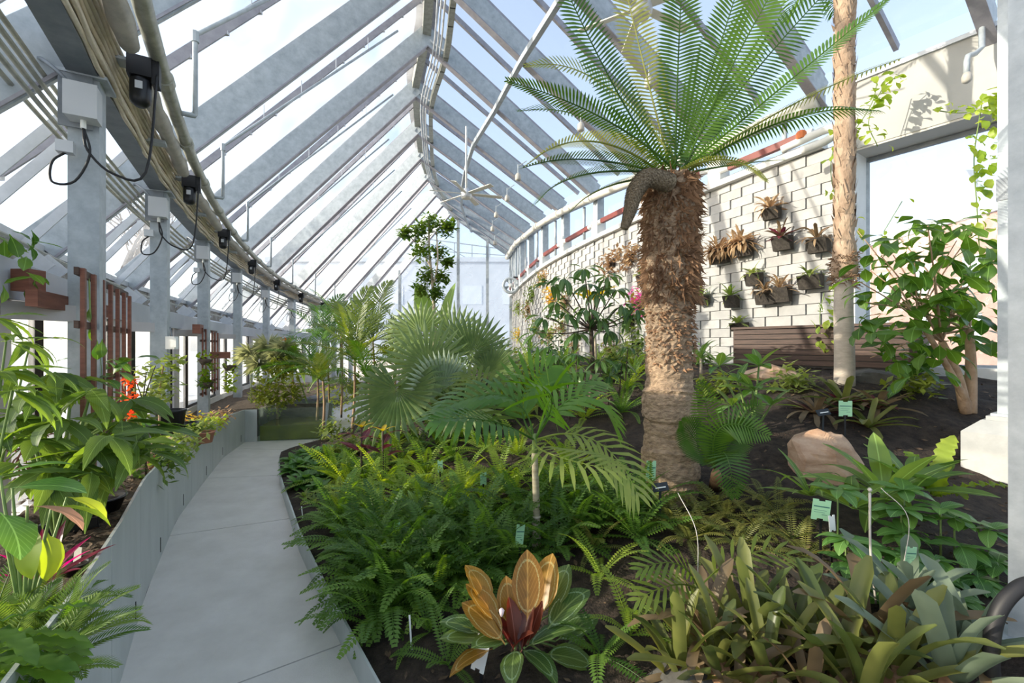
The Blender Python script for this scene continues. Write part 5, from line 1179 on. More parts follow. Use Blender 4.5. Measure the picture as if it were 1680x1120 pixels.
for k, (x, y, d) in enumerate(low):
    c = W(x, y, d); bb = Vector((c.x * .9 + .09, d, soil(c.x * .9 + .09, d))); stem(sf2, [bb, c], .01, .005, M['bark_dark'], 'branch', 5)
    for j in range(10): leaf(sf2, 'leaflet', pick('scheff'), c, j * .63 + k, rnd(-.4, .5), rnd(-.2, .2), rnd(1.1, 1.5))
# ---- dracaenas and friends on the mound
for (x, y, d, kind, n, s, h, lab) in ((926, 610, 5.9, 'strap', 22, .95, .28, 'tall bright green dracaena left of the schefflera'), (848, 600, 6.2, 'strap', 18, .9, .10, 'bright strap-leaved rosette left of the tall dracaena'), (880, 625, 5.4, 'lime', 16, 1.4, .05, 'small lime rosette below the tall dracaena'),
                                      (1040, 600, 5.8, 'strap', 14, .8, .1, 'strap-leaved plant just left of the cycad trunk'), (1150, 560, 5.6, 'strap', 14, .9, .25, 'long-leaved plant right of the cycad trunk'), (800, 590, 7.4, 'strap', 14, .9, .1, 'spiky rosette in front of the far gable'), (760, 570, 8.2, 'strap', 14, 1.0, .2, 'far spiky rosette left of the gable mullion'), (870, 560, 8.5, 'strap', 12, .9, .3, 'spiky plant under the far hanging plants')):
    b = W(x, y, d); b.z = soil(b.x, d); t = plant('dracaena', b, lab, 'plant')
    stem(t, [b, b + EZ * (h + .02)], .02, .015, M['bark_pale']); rosette(t, 'leaf', kind, b + EZ * h, n, (.1, 1.45), (s * .8, s * 1.15), 0)
b = W(978, 560, 6.4); b.z = soil(b.x, 6.4); yp = plant('yellow_leaf_plant', b, 'plant with large glowing yellow leaves behind the schefflera', 'plant')
ym = LM('yellow_paddle', L['yellow'], .34, .11, pf_oval, 8, .6, .15, petiole=.05)
stem(yp, [b, W(975, 490, 6.4)], .02, .012, M['bark_pale'])
for k in range(10): leaf(yp, 'leaf', ym, W(975, 488 + (k % 3) * 4, 6.4), k * .63, .7 - .1 * (k % 4), rnd(-.2, .2), 1.0)
# rubbery plant beside the pup
b = W(1235, 690, 3.9); b.z = soil(b.x, 3.9); rp = plant('rubber_plant', b, 'glossy rubber plant with broad oval leaves behind the pup', 'plant')
X['rub', 0] = LM('rubber_leaf', L['strap'], .24, .085, pf_oval, 8, .4, .15, petiole=.02); X['rub', 1] = LM('rubber_leaf', L['broad'], .22, .085, pf_oval, 8, .7, .15, petiole=.02); X['rub', 2] = X['rub', 0]
for (x, y, d) in ((1245, 600, 3.9), (1210, 625, 3.8), (1235, 640, 3.7), (1265, 665, 3.8), (1200, 665, 3.9), (1180, 600, 4.1)):
    c = W(x, y, d); stem(rp, [b, b.lerp(c, .6), c], .012, .007, M['stem'], 'stem', 6); rosette(rp, 'leaf', 'rub', c, 8, (-.1, 1.0), (.8, 1.1), rnd(0, 6))
# bromeliads at the slim palm foot
for k, (x, y, n, lab) in enumerate(((1340, 668, 18, 'dry brown bromeliad left of the slim palm'), (1385, 655, 18, 'dark bromeliad around the slim palm foot'), (1440, 660, 18, 'reddish bromeliad right of the slim palm'), (1425, 690, 14, 'small dark bromeliad right of the green sign'))):
    b = gp(x, y + 12); t = plant('bromeliad', b, lab, 'bromeliad'); rosette(t, 'leaf', ('bromb', 'brom', 'bromb', 'brom')[k], b, n, (.1, 1.0), (.85, 1.2), rnd(0, 6))
    for j in range(5): leaf(t, 'leaf', pick('maroon'), b, rnd(0, 6), rnd(.3, .9), 0, 1.0, .7)

# ---- bush by the right window
b = W(1585, 678, 4.0); b.z = soil(b.x, 4.0) - .02; bu = plant('broad_leaf_bush', b, 'large bush with dark obovate leaves by the window', 'bush')
tips = []
for k, (x, y, d, r) in enumerate(((1545, 560, 4.0, .045), (1590, 540, 4.1, .05), (1505, 520, 3.9, .03))):
    e = W(x, y, d); stem(bu, [b + Vector((.03 * k, 0, 0)), (b + e) / 2 + Vector((.03, 0, .02)), e], r, r * .6, M['bark'], 'trunk', 8)
    for j in range(9):
        q = W(1530 + rnd(-125, 95), 500 + rnd(-130, 90), 4.0 + rnd(-.5, .5)); stem(bu, [e, e.lerp(q, .5) + EZ * .04, q], r * .25, .004, M['bark'], 'branch', 5); tips.append((e, q))
cnt = 0
while cnt < 295:
    x, y = rnd(1402, 1632), rnd(348, 630)
    if ((x - 1525) / 125) ** 2 + ((y - 492) / 142) ** 2 > 1 or (y > 560 and x > 1560 and R.random() < .7): continue
    leaf(bu, 'leaf', pick('bush'), W(x, y, rnd(3.5, 4.5)), rnd(0, 6.283), rnd(-.7, .35), rnd(-.4, .4), rnd(1.05, 1.7)); cnt += 1
# ---- vines
def vine(pts, n, spread, label, s=1., dd=.12):
    v = plant('climbing_vine', pts[0], label, 'vine'); sm = smooth_pts(pts, 6); part(v, 'stem', G().tube(sm, .005, 5), M['stem'], True)
    for k in range(n):
        p = sm[R.randrange(len(sm))] + Vector((rnd(-spread, spread), -rnd(.0, dd), rnd(-spread, spread))); leaf(v, 'leaf', pick('vine'), p, rnd(3.4, 5.9), rnd(-1.1, .2), rnd(-.5, .5), s * rnd(.8, 1.4))
vine([W(1405, 420, 5.3), W(1365, 300, 5.3), W(1372, 230, 5.3), W(1400, 215, 5.3), W(1430, 170, 5.25), W(1440, 130, 5.2)], 75, .13, 'yellow-green vine climbing behind the slim palm trunk', 1.15)
vine([W(1440, 240, 5.2), W(1425, 200, 5.25), W(1445, 150, 5.2), W(1470, 125, 5.1)], 26, .07, 'thin vine sprays on the pale fascia', 1.1)
vine([W(1608, 430, 4.2), W(1602, 330, 4.2), W(1598, 260, 4.2), W(1606, 200, 4.2), W(1612, 160, 4.2)], 110, .09, 'bright vine hanging down beside the window edge', 1.1)
vine([W(1612, 180, 4.3), W(1570, 185, 4.4), W(1530, 180, 4.5)], 16, .04, 'vine runner reaching left across the fascia', .9)
vine([W(1352, 480, 5.6), W(1345, 520, 5.6), W(1350, 560, 5.6)], 34, .12, 'light vine tuft left of the slim palm lower trunk', 1.3)
vine([W(1480, 330, 4.9), W(1450, 380, 4.9)], 4, .05, 'small dark leaf spray at the window corner', .8)

# ---- wall pockets with plants
POC = [(1266, 350, .22, .17, 'dry', 'dry', 'top black felt pocket with a spiky bromeliad'), (1284, 399, .24, .20, 'maroon', 'bromb', 'black felt pocket with a pink-red bromeliad under the top one'), (1343, 402, .24, .20, 'bromb', 'dry', 'black felt pocket next to the slim palm trunk'),
       (1217, 408, .30, .24, 'dry', 'dry', 'wide black pocket with a mass of dry leaves, right half'), (1180, 420, .30, .24, 'dry', 'dry', 'wide black pocket with a mass of dry leaves, left half'), (1237, 458, .22, .19, 'lime', 'lime', 'black pocket with a yellow-green tuft in the middle of the wall'),
       (1256, 487, .26, .22, 'bromb', 'dry', 'left of the joined pair of black pockets'), (1281, 483, .26, .22, 'bromb', 'dry', 'right of the joined pair of black pockets'), (1330, 462, .28, .20, 'lime', 'lime', 'black pocket with a leafy plant left of the slim palm'),
       (1200, 494, .20, .20, 'lime', 'strap', 'pale grey pocket with strap leaves near the cycad trunk'), (1213, 536, .24, .14, 'lime', 'lime', 'black pocket with a bright yellow tuft above the bench end'), (1152, 492, .20, .16, 'lime', 'strap', 'black pocket with spiky leaves beside the cycad trunk'), (1054, 458, .2, .2, 'lime', 'lime', 'black pocket at the left side of the cycad trunk')]
for (x, y, w, h, k1, k2, lab) in POC:
    c = wp(x, y, .10); t_ = Vector((.53, -.85, 0)); n_ = Vector((-.85, -.53, 0)); pk = thing('wall_pocket', c, lab, 'planter', 'felt pockets on the tiled wall')
    a, b = c - t_ * w / 2, c + t_ * w / 2; th = .10
    vs = [a - EZ * h / 2 - n_ * .06, b - EZ * h / 2 - n_ * .06, b + EZ * h / 2 - n_ * .06, a + EZ * h / 2 - n_ * .06]
    fr = [a - EZ * h / 2 + n_ * .03, b - EZ * h / 2 + n_ * .03, b + EZ * h * .42 + n_ * th, c + EZ * h * .34 + n_ * th * 1.3, a + EZ * h * .42 + n_ * th]
    part(pk, 'pouch', G().add(vs + fr, [(0, 3, 2, 1), (4, 5, 6, 7, 8), (0, 1, 5, 4), (0, 4, 8, 3), (1, 2, 6, 5), (3, 8, 7, 6, 2)]), M['felt'])
    pc_ = c + EZ * h * .38 + n_ * .04; tp = plant('pocket_plant', pc_, 'plant growing in the ' + lab.split(' with ')[0].replace('left of', 'left one of').replace('right of', 'right one of') + (' with' + lab.split(' with', 1)[1] if ' with' in lab else ''), 'plant', 'plants in the wall pockets')
    q_ = {'dry': 1.7, 'lime': 1.7, 'bromb': .85, 'maroon': .9, 'strap': .7}
    rosette(tp, 'leaf', k1, pc_, 22 if k1 == 'dry' else 9, (-.4, 1.3), (.85 * q_[k1], 1.25 * q_[k1]), rnd(0, 6)); rosette(tp, 'leaf', k2, pc_, 12, (.0, 1.4), (.8 * q_[k2], 1.2 * q_[k2]), rnd(0, 6))
    if 'mass of dry' in lab:
        for dx in (-.09, .0, .09): rosette(tp, 'leaf', 'dry', pc_ + t_ * dx + n_ * .03, 26, (-.9, 1.2), (1.2, 1.9), rnd(0, 6))
# far wall plants
FW = [(850, 500, 'lime', 'lime'), (872, 480, 'lime', 'tree'), (890, 455, 'dry', 'tree'), (905, 480, 'yellow', 'dry'), (925, 490, 'dry', 'lime'), (880, 530, 'tree', 'lime'), (850, 545, 'yellow', 'lime'), (900, 545, 'lime', 'dry'), (1000, 425, 'dry', 'dry'), (1030, 415, 'dry', 'dry'), (1040, 560, 'tree', 'lime'), (1030, 520, 'lime', 'tree'), (1000, 570, 'dry', 'lime'), (1045, 490, 'pink', 'tree'), (940, 565, 'dry', 'lime'), (835, 560, 'lime', 'yellow'), (920, 530, 'lime', 'dry'), (865, 505, 'dry', 'lime')]
ADJ = ['lowest far', 'second far', 'silvery dry', 'yellow blotched', 'dry brown', 'leafy green', 'bright yellow', 'pale lime', 'straw-coloured left', 'straw-coloured right', 'leafy low', 'lime middle', 'dry low', 'pink-flowered', 'dry middle', 'farthest yellow', 'lime upper', 'small dry']
for k, (x, y, a, b_) in enumerate(FW):
    c = wp(x, y, .12); t = plant('wall_plant', c, '%s clump planted on the far stretch of the tiled wall' % ADJ[k], 'plant', 'plants on the far wall')
    foliage(t, [(c, .26), (c - EZ * .2, .22), (c + Vector((.1, -.1, .05)), .2)], 110, .15, a, 'foliage', 2.5); foliage(t, [(c - EZ * .1, .3)], 80, .13, b_, 'foliage', 2.5)
    part(t, 'pouch', G().box(c - EZ * .1 + Vector((.08, .06, 0)), .18, .12, .16, -1.0), M['felt'])

# ---- right foreground: broad leaves, bird's-nest leaf, bromeliads
b = gp(1480, 935); bl = plant('broad_leaf_groundcover', b, 'dense low plant with matte green oval leaves at right front', 'plant')
for k in range(24):
    x, y = rnd(1370, 1640), rnd(800, 985); d = 2.35 - (y - 800) / 185 * .45 + rnd(-.05, .05); c = W(x, y, d); zb = soil(c.x, d); stem(bl, [Vector((c.x, d, zb - .02)), c], .006, .004, M['stem'], 'stem', 5)
    for j in range(8): leaf(bl, 'leaf', pick('broad'), c, j * .785 + rnd(-.2, .2), rnd(-.15, .35), rnd(-.2, .2), rnd(.8, 1.2))
for (x, y, d, n, s, lab) in ((1330, 800, 2.75, 9, .8, 'light green strap-leaved plant under the tan boulder'), (1450, 800, 2.6, 12, 1.1, 'tall strap-leaved clump at the boulder right side'), (1400, 820, 2.5, 10, .9, 'arching green clump behind the lower green sign'), (1500, 790, 2.7, 12, 1.0, 'long-leaved clump in front of the concrete pier')):
    b = W(x, y, d); b.z = soil(b.x, d); t = plant('strap_leaf_clump', b, lab, 'plant'); rosette(t, 'leaf', 'wide' if n > 9 else 'strap', b + EZ * max(0, W(x, y, d).z - b.z - .05), n, (.1, 1.1), (s * .9, s * 1.2), rnd(0, 6))
b = W(1535, 805, 2.75); b.z = soil(b.x, 2.75); nf = plant('birds_nest_fern', b, 'bird nest fern with a curly wavy-edged bright frond by the pier', 'fern')
cm = LM('curly_frond', L['fern2'], .46, .095, pf_strap, 26, .9, .15, .55)
for k, (az, el, s) in enumerate(((.5, 1.25, 1), (2.6, .9, .8), (4.4, .6, .7), (1.4, 1.0, .8), (5.5, .7, .8))): leaf(nf, 'frond', cm, b + EZ * .1, az, el, 0, s)
BR = [(1115, 1060, 1.75, 'brom', 13, 1.0, 'olive bromeliad at the left end of the front row'), (1160, 1000, 1.85, 'bromb', 13, 1.0, 'brown-tipped bromeliad second in the front row'), (1180, 1050, 1.7, 'brom', 12, 1.0, 'sunlit yellow-olive bromeliad by the small palm frond'), (1230, 1000, 1.85, 'brom', 12, 1.05, 'bromeliad with upright blunt leaves mid front row'), (1260, 1060, 1.65, 'brom', 12, 1.0, 'olive bromeliad low in the middle front'), (1310, 1010, 1.8, 'brom', 11, 1.0, 'bromeliad left of the tall browned leaves'),
      (1380, 1060, 1.65, 'brom', 10, 1.25, 'tall bromeliad with browned leaf tips'), (1420, 1000, 1.75, 'bromb', 6, 1.3, 'stiff dry bromeliad with upright brown leaves'), (1470, 1060, 1.6, 'brom', 10, 1.2, 'tall bromeliad right of the browned one'), (1490, 960, 1.85, 'bromg', 11, 1.0, 'grey banded bromeliad under the broad leaves'), (1560, 1060, 1.55, 'bromg', 10, 1.05, 'grey bromeliad near the hose'), (1590, 1010, 1.65, 'bromg', 10, .95, 'grey bromeliad beside the nearest column'), (1420, 1090, 1.5, 'brom', 10, 1.0, 'bromeliad cut by the bottom edge'), (1330, 1095, 1.55, 'bromb', 10, .9, 'withered bromeliad at the bottom edge'), (1210, 1110, 1.6, 'bromb', 9, .9, 'dry brown bromeliad above the grey stone')]
for (x, y, d, k_, n, s, lab) in BR:
    b = W(x, y, d); b.z = max(soil(b.x, d), b.z - .12); t = plant('bromeliad', b, lab, 'bromeliad', 'front row of bromeliads'); rosette(t, 'leaf', k_, b, n, (.55, 1.45), (s * .75, s * 1.1), rnd(0, 6), r0=.05); rosette(t, 'leaf', 'bromb', b, 3, (.1, .6), (.6, .9), rnd(0, 6))
    part(t, 'crown', G().lathe((b.x, b.y, soil(b.x, b.y) - .02), [(.05, 0), (.04, max(.03, b.z - soil(b.x, b.y) + .05)), (.01, max(.03, b.z - soil(b.x, b.y) + .05) + .03)], 8), M['leafbase'])
b = gp(1095, 985); sf3 = plant('palm_seedling', b, 'palm seedling with a light green feather frond left of bromeliads', 'palm')
for (x1, y1, x2, y2, d) in ((1110, 925, 1048, 935, 1.85), (1100, 960, 1045, 985, 1.8), (1240, 905, 1340, 935, 2.0)):
    part(sf3, 'frond', frond_g(bez(W(1145, 965, 1.9), W(x1, y1, d), W(x2, y2, d - .05)), 10, .13, .016, .8, .1, (0, -.5, 1), .004, None, .1, .15), L['palm_far'])
stem(sf3, [b, W(1145, 968, 1.9)], .008, .006, M['stem'])
c = W(1425, 890, 1.9); dw = thing('dry_stalk', Vector((c.x, c.y, soil(c.x, c.y))), 'bare dry flower stalk standing in the front bromeliads', 'stalk'); stem(dw, [W(1437, 990, 1.9), W(1428, 900, 1.9), W(1427, 808, 1.9)], .004, .005, M['wrap'], 'stalk', 6)
part(dw, 'knob', G().lathe(W(1427, 806, 1.9), [(.005, 0), (.009, .008), (.004, .016)], 7), M['wrap'])
for (q, lab) in (((W(1145, 945, 1.9), W(1142, 870, 1.9), W(1112, 808, 2.0)), 'thin dry grass stalk arching left of the bromeliads'), ((W(1480, 940, 1.9), W(1490, 850, 1.9), W(1445, 800, 1.95)), 'thin dry grass stalk arching over the broad leaves')):
    solo('dry_grass_stalk', G().tube(smooth_pts(q, 6), .0018, 5), M['wrap'], lab, 'stalk', smooth=True)

# ================================================================== LEFT BED
def bed(px, d): return Vector(((px - 840) / F * d, d, bedz(d)))
b = bed(95, 2.25); ls = plant('large_leaf_shrub', b, 'large shrub with long serrated back-lit leaves left of path', 'shrub')
br = [(120, 620, 2.6), (215, 655, 2.5), (40, 690, 2.3), (130, 700, 2.3), (180, 715, 2.0), (225, 725, 2.1), (80, 770, 1.9), (150, 775, 1.95), (60, 640, 2.2), (150, 640, 2.3), (200, 690, 2.3), (100, 690, 2.1), (240, 700, 2.35), (150, 730, 2.1), (60, 720, 2.0), (200, 740, 2.2), (110, 760, 2.0), (20, 680, 2.1), (170, 670, 2.5), (90, 610, 2.4), (245, 740, 2.3), (30, 760, 1.9)]
for k, (x, y, d) in enumerate(br):
    c = W(x, y, d); stem(ls, [b, b.lerp(c, .55) + EZ * .06, c], .012, .005, M['stem'], 'branch', 6)
    for j in range(8): leaf(ls, 'leaf', pick('lit'), c, rnd(-1.2, 1.2) + (0 if j % 2 else 3.1) + (-.4 if j % 3 else 0), rnd(-.65, .3), rnd(-.5, .5), rnd(.6, .95), rnd(.55, .8))
b = bed(-40, 2.0); ll_ = plant('lance_leaf_plant', b, 'light green lance-leaved plant at the left photo edge', 'plant')
for (x, y, d) in ((10, 560, 2.0), (30, 600, 2.1), (-10, 520, 2.0), (20, 640, 1.9), (50, 560, 2.2), (0, 610, 1.9)):
    c = W(x, y, d); stem(ll_, [b, b.lerp(c, .6), c], .008, .004, M['stem'], 'stem', 5)
    for j in range(6): leaf(ll_, 'leaf', pick('lit'), c, rnd(-1.4, 1.0), rnd(-.8, .4), rnd(-.4, .4), rnd(.55, .8), .4)
vp = plant('climbing_vine', W(-10, 420, 2.4), 'climber with round green leaves in the upper left corner', 'vine')
stem(vp, [W(-40, 380, 2.4), W(10, 395, 2.4), W(50, 440, 2.4)], .006, .004, M['stem'])
for k in range(22): leaf(vp, 'leaf', pick('bush'), W(rnd(-20, 65), rnd(350, 470), 2.4 + rnd(-.15, .15)), rnd(0, 6.28), rnd(-1.2, .2), rnd(-.4, .4), rnd(.6, .9))
b = bed(40, 1.55); bl2 = plant('big_leaf_plant', b, 'plant with broad leaves and one withered brown leaf at left', 'plant')
mg = LM('big_leaf', L['broad'], .19, .11, pf_oval, 10, .7, .15, .04, petiole=.03); mb = LM('withered_leaf', L['brown'], .17, .085, pf_oval, 10, .9, .2, .06, petiole=.03); my = LM('lime_big_leaf', L['vine'], .16, .08, pf_oval, 8, .8, .15, .05, petiole=.02)
for (x, y, d, m, az, el, s) in ((20, 800, 1.6, mg, .3, .1, 1), (0, 840, 1.5, mg, -.4, -.3, 1), (45, 830, 1.5, mb, .2, -.1, 1), (85, 830, 1.6, my, .5, -.2, 1.1), (60, 860, 1.55, my, -1.2, -.9, 1), (110, 815, 1.7, my, .3, -.3, .9), (0, 780, 1.6, mg, .8, .3, .9), (75, 870, 1.6, my, -.4, -1.1, 1.0)):
    c = W(x, y, d); stem(bl2, [b, b.lerp(c, .6), c], .007, .004, M['stem'], 'stalk', 5); leaf(bl2, 'leaf', m, c, az, el, rnd(-.3, .3), s)
b = bed(72, 1.75); mp_ = plant('magenta_plant', b, 'magenta and maroon leaved bromeliad in a small pot', 'bromeliad')
mm = LM('magenta_leaf', L['magenta'], .20, .045, pf_lance, 8, .4, .4); ms_ = LM('maroon_strap', L['maroon'], .24, .05, pf_lance, 8, .3, .35)
for k, (az, el, m) in enumerate(((.6, .6, ms_), (1.2, .9, mm), (2.4, 1.0, ms_), (3.3, .9, mm), (-.3, .55, ms_), (1.8, 1.2, ms_), (4.5, .8, mm), (.2, .85, mm))): leaf(mp_, 'leaf', m, b + EZ * .05, az, el, 0, 1)
part(mp_, 'pot', G().lathe(b - EZ * .02, [(.045, 0), (.055, .07), (.05, .075)], 12), M['box'], True)
CM = ((25, 1.45), (70, 1.35), (-20, 1.5), (40, 1.25), (95, 1.45), (0, 1.3), (60, 1.55))
for k, (x, d) in enumerate(CM):
    b = bed(x, d); t = plant('club_moss', b, 'feathery green clump in the lower left corner, ' + ordered([((q[0] - 840) * q[1], -q[1]) for q in CM], 2)[k], 'plant', 'feathery clumps lower left'); rosette(t, 'frond', 'feather', b, 16, (.1, 1.2), (.6, .95), rnd(0, 6))
b = bed(-10, 1.2); t = plant('grey_leaf_plant', b, 'grey-green plant with long lobed leaves at lower left edge', 'plant')
gl = LM('grey_green_leaf', L['fern'], .26, .045, pf_strap, 18, .5, .15, .3)
for k in range(9): leaf(t, 'leaf', gl, b + EZ * (.10 + .018 * k), rnd(-.4, .7), rnd(-.1, .25), rnd(-.3, .3), .9)
stem(t, [b, b + EZ * .3], .01, .006, M['stem'])
def pot(x, d, r, h, m, label, z=None):
    b = bed(x, d); b.z = z if z is not None else b.z - .01; p = thing('plant_pot', b, label, 'pot'); part(p, 'pot', G().lathe(b, [(r * .75, 0), (r, h * .92), (r * 1.06, h * .92), (r * 1.06, h), (r * .92, h), (r * .9, h * .9)], 18, True), m, True)
    part(p, 'pot_soil', G().lathe(b + EZ * h * .88, [(r * .9, 0), (.01, .01)], 18, False), M['soil']); return p
pot(160, 2.65, .13, .10, M['black'], 'wide black nursery pot under the large-leaf shrub')
tb = bed(128, 2.5); ty = thing('seed_tray', tb, 'shallow black tray on the mulch by the steel wall', 'tray'); part(ty, 'tray_base', G().box(tb + EZ * .012, .34, .22, .02, -1.0), M['black'])
for s_ in (-1, 1): part(ty, 'tray_side', G().box(tb + EZ * .035 + Matrix.Rotation(-1.0, 3, 'Z') @ Vector((0, s_ * .11, 0)), .34, .012, .06, -1.0), M['black']); part(ty, 'tray_side', G().box(tb + EZ * .035 + Matrix.Rotation(-1.0, 3, 'Z') @ Vector((s_ * .17, 0, 0)), .012, .22, .06, -1.0), M['black'])
c = bed(125, 1.95); part(pot(122, 1.95, .05, .05, M['black'], 'small black pot with a wooden tag near the magenta plant'), 'tag', G().beam(c + EZ * .02, c + EZ * .11 + Vector((.01, 0, 0)), .03, .003, (0, 1, 0)), M['cream'])
pot(280, 4.6, .13, .26, M['black'], 'tall black pot standing by the second steel post', bedz(4.6) + .12)
part(thing('pot_stand', bed(280, 4.6), 'small pale wooden stand under the tall black pot', 'stand'), 'stand_block', G().box(bed(280, 4.6) + EZ * .055, .22, .22, .13), M['bark_pale'])
pot(305, 5.0, .14, .2, M['black'], 'second black pot right of the tall one')
pot(335, 4.9, .10, .12, M['terracotta'], 'small terracotta pot at the wall edge')
pot(262, 3.7, .09, .10, M['terracotta'], 'terracotta pot hidden in low foliage by the trellis')
# plants around the trellis
tv = plant('trellis_climber', bed(170, 3.05), 'dark round-leaved climber on the large trellis', 'vine')
for k in range(46): leaf(tv, 'leaf', X['bush', k % 3], W(rnd(120, 225), rnd(585, 690), 3.0 + rnd(-.25, .25)), rnd(0, 6.28), rnd(-.6, .5), rnd(-.3, .3), rnd(.7, 1.0))
for (x, y) in ((143, 468), (153, 530), (160, 560), (150, 500), (168, 556)): leaf(tv, 'leaf', X['bush', 1], W(x, y, 2.75), rnd(3.5, 5.5), -1.2, 0, .75)
stem(tv, [bed(170, 3.05), W(165, 600, 2.9), W(150, 530, 2.75), W(146, 455, 2.72)], .006, .004, M['stem'])
of = plant('orange_flower', bed(218, 3.6), 'plant with a drooping orange-red flower spike by the trellis', 'flower'); stem(of, [bed(218, 3.6), W(222, 640, 3.55), W(215, 615, 3.5)], .008, .005, M['stem'])
foliage(of, [(W(215, 625, 3.5), .05), (W(212, 650, 3.5), .07), (W(216, 675, 3.5), .05)], 130, .05, 'orange', 'petals', 2.2); foliage(of, [(W(235, 690, 3.5), .12)], 60, .08, 'lime', 'leaves', 2)
b = bed(262, 4.2); st_ = plant('small_potted_tree', b, 'small tree with yellow-green leaves before the second post', 'tree'); stem(st_, [b, W(262, 650, 4.2), W(268, 600, 4.2)], .012, .006, M['bark'])
foliage(st_, [(W(262, 605, 4.2), .10), (W(250, 625, 4.2), .12), (W(275, 622, 4.2), .12), (W(285, 592, 4.2), .09), (W(245, 645, 4.1), .10), (W(272, 645, 4.2), .08)], 230, .085, 'lime', 'foliage', 1.9)
b = bed(240, 3.4); tl = plant('twiggy_plant', b, 'thin dark twiggy branch between the trellis and the shrub', 'plant')
for (x, y) in ((240, 610), (225, 630), (255, 600)): stem(tl, [b, W(235, 670, 3.4), W(x, y, 3.4)], .007, .003, M['bark_dark'], 'twig', 5)
foliage(tl, [(W(236, 612, 3.4), .08), (W(255, 640, 3.4), .08)], 40, .07, 'lime', 'foliage', 2)
LB = [(300, 680, 4.4, 'lime', 'bright low leafy plant left of the terracotta pot'), (325, 670, 5.2, 'lime', 'yellow-green low plant behind the wall top'), (345, 672, 5.6, 'vine', 'low pale plant near the wall bend'), (280, 705, 3.8, 'tree', 'fine-leaved green plant beside the steel wall'), (305, 665, 5.6, 'yellow', 'yellowish low plant under the smaller trellis'), (265, 715, 3.4, 'tree', 'dense small-leaved plant next to the large-leaf shrub'), (360, 668, 6.2, 'dry', 'dry brownish plant at the far wall top'), (318, 690, 4.9, 'feather', 'soft green ground plant along the wall')]
for (x, y, d, m, lab) in LB:
    b = bed(x, d); t = plant('bed_plant', b, lab, 'plant', 'small plants in the raised bed'); foliage(t, [(b + EZ * .08, .15), (b + EZ * .14 + Vector((.06, .05, 0)), .12), (b + EZ * .1 - Vector((.1, 0, 0)), .12)], 190, .075, m, 'foliage', 2.4)
tw = plant('dry_shrub', bed(20, 2.6), 'tangle of reddish dry twigs behind the large-leaf shrub', 'shrub'); g = G()
for k in range(70):
    p = W(rnd(-20, 60), rnd(700, 790), 2.5 + rnd(-.2, .2)); q = p + Vector((rnd(-.12, .12), rnd(-.1, .1), rnd(-.06, .12))); g.tube([p, (p + q) / 2 + Vector((0, 0, .02)), q], [.005, .004, .003], 4, False)
part(tw, 'twigs', g, M['redwood'], kind='stuff')
# hanging plants on the small trellis
for (x, y, d, m, lab) in ((337, 590, 7.0, 'vine', 'hanging plant on the left of the smaller trellis'), (377, 600, 7.2, 'vine', 'trailing yellow-green plant in the hanging basket'), (338, 628, 7.0, 'tree', 'small tuft low on the smaller trellis')):
    c = W(x, y, d); t = plant('hanging_plant', c, lab, 'plant'); foliage(t, [(c, .14), (c - EZ * .2, .12), (c - EZ * .35, .08)] if y < 610 else [(c, .10)], 130 if y < 610 else 50, .10, m, 'foliage', 2.0)
    part(t, 'holder', G().lathe(c - EZ * .02, [(.05, -.06), (.10, .02), (.09, .03)], 10), M['bark_dark'], True)
hb = thing('hanging_basket', W(362, 585, 7.2), 'red-brown wooden hanging basket bar beside the smaller trellis', 'basket'); part(hb, 'bar', G().beam(W(345, 583, 7.1), W(378, 583, 7.25), .08, .09), M['redwood']); part(hb, 'lip', G().beam(W(345, 578, 7.1), W(378, 578, 7.25), .10, .02), M['redwood'])
# ---- tank corner: shrub and papyrus
b = W(455, 672, 8.35); b.z = .1; sh = plant('tank_shrub', b, 'dense small-leaved shrub growing behind the glass tank', 'shrub'); stem(sh, [b, W(455, 640, 8.4)], .03, .015, M['bark'])
foliage(sh, [(W(440, 625, 8.3), .30), (W(470, 620, 8.4), .30), (W(455, 650, 8.2), .30), (W(430, 650, 8.2), .2), (W(485, 645, 8.3), .24), (W(460, 600, 8.4), .22)], 1100, .10, 'tree', 'foliage', 1.9); foliage(sh, [(W(430, 650, 8.1), .25), (W(450, 660, 8.1), .25)], 300, .07, 'lime', 'foliage', 2)
for k, (x, y, d, r) in enumerate(((412, 580, 8.9, .30), (440, 570, 9.0, .34), (465, 572, 8.8, .30), (425, 598, 8.6, .26), (455, 590, 8.7, .26), (480, 590, 9.1, .28))):
    c = W(x, y, d); bb = Vector((c.x, c.y, .1)); pa = plant('papyrus', bb, 'papyrus with a fine hazy head behind the tank, ' + NTH[(0, 2, 4, 1, 3, 5)[k]] + ' from the left', 'papyrus', 'papyrus stand behind the tank'); stem(pa, [bb, c], .012, .007, M['stem'], 'stalk', 6); g = G()
    for j in range(170):
        a = rnd(0, 6.283); e = rnd(-.5, 1.3); dd = Vector((math.cos(a) * math.cos(e), math.sin(a) * math.cos(e), math.sin(e))); q = c + dd * r * rnd(.9, 1.4) - EZ * r * .35; s = Vector((-dd.y, dd.x, 0)) * .0024
        g.add([c - s, c + s, (c + q) / 2 + EZ * .05 + s, q], [(0, 1, 2), (0, 2, 3)])
    part(pa, 'head', g, L['papyrus'], kind='stuff')
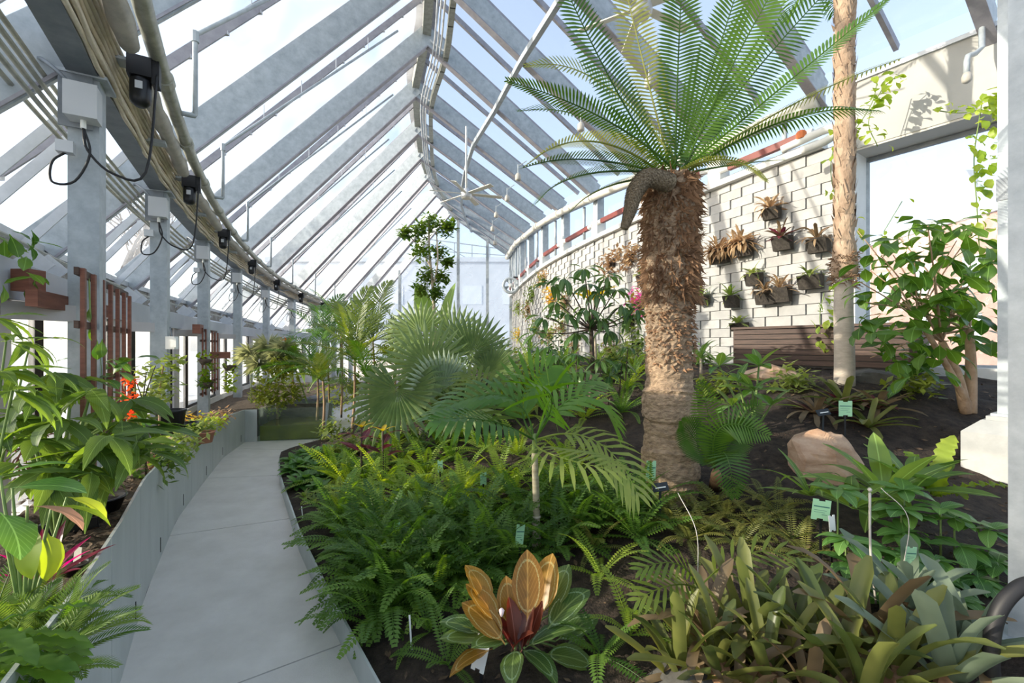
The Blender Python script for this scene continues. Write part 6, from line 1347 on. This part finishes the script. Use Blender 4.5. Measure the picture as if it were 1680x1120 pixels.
# low leafy cover between the palms and on the mound
for (x, y, m, lab) in ((600, 700, 'tree', 'low leafy cover under the feather palms'), (640, 725, 'lime', 'pale low plant left of the grey stones'), (570, 745, 'tree', 'leafy plant behind the canna'), (700, 690, 'tree', 'dark low plant under the fan leaves'), (770, 640, 'lime', 'pale low plant behind the young palm'), (860, 635, 'tree', 'small leafy plant on the mound left of the lime rosette'), (1015, 610, 'scheff', 'dark leafy plant between schefflera and cycad'), (1180, 650, 'tree', 'leafy plant right behind the cycad trunk'), (1150, 600, 'scheff', 'dark low plant at the wall right of the cycad'), (1300, 640, 'lime', 'yellowish low plant left of the dry bromeliad'), (1500, 650, 'tree', 'low green plant under the window bush'), (620, 660, 'fan', 'grey-green low plant left of the fan palm'), (545, 720, 'lime', 'bright low plant beside the tank post')):
    b = gp(x, y); t = plant('low_cover_plant', b, lab, 'plant'); foliage(t, [(b + EZ * .08, .16), (b + EZ * .18, .15), (b + Vector((.12, 0, .1)), .13), (b + Vector((-.12, 0, .1)), .13)], 170, .10, m, 'foliage', 2.2)
# far fill behind the palms
for k, (x, y, d, m, r, lab) in enumerate(((690, 545, 9.5, 'tree', .5, 'leafy shrub behind the fan palm'), (610, 620, 8.0, 'tree', .35, 'green shrub between the feather palms'), (780, 570, 10, 'lime', .4, 'pale shrub in front of the gable base'), (665, 610, 6.6, 'fan', .35, 'dense grey-green shrub under the fan leaves'), (830, 580, 9.5, 'tree', .4, 'shrub at the far end of the mound'), (740, 640, 6.4, 'tree', .3, 'dark shrub at the fan palm foot'), (1030, 580, 6.6, 'lime', .3, 'pale shrub beside the cycad at the wall'), (560, 640, 9.6, 'tree', .4, 'shrub beyond the tank'), (905, 575, 7.6, 'scheff', .3, 'dark shrub behind the tall dracaena'))):
    c = W(x, y, d); b = Vector((c.x, c.y, soil(c.x, c.y))); t = plant('mixed_shrub', b, lab, 'shrub'); foliage(t, [(c, r), (c - EZ * r * .7, r), (c + Vector((r * .7, 0, -.1)), r * .7), (c - Vector((r * .7, 0, .1)), r * .7)], 420, .11, m, 'foliage', 2.2); stem(t, [b, c], .02, .01, M['bark_dark'])
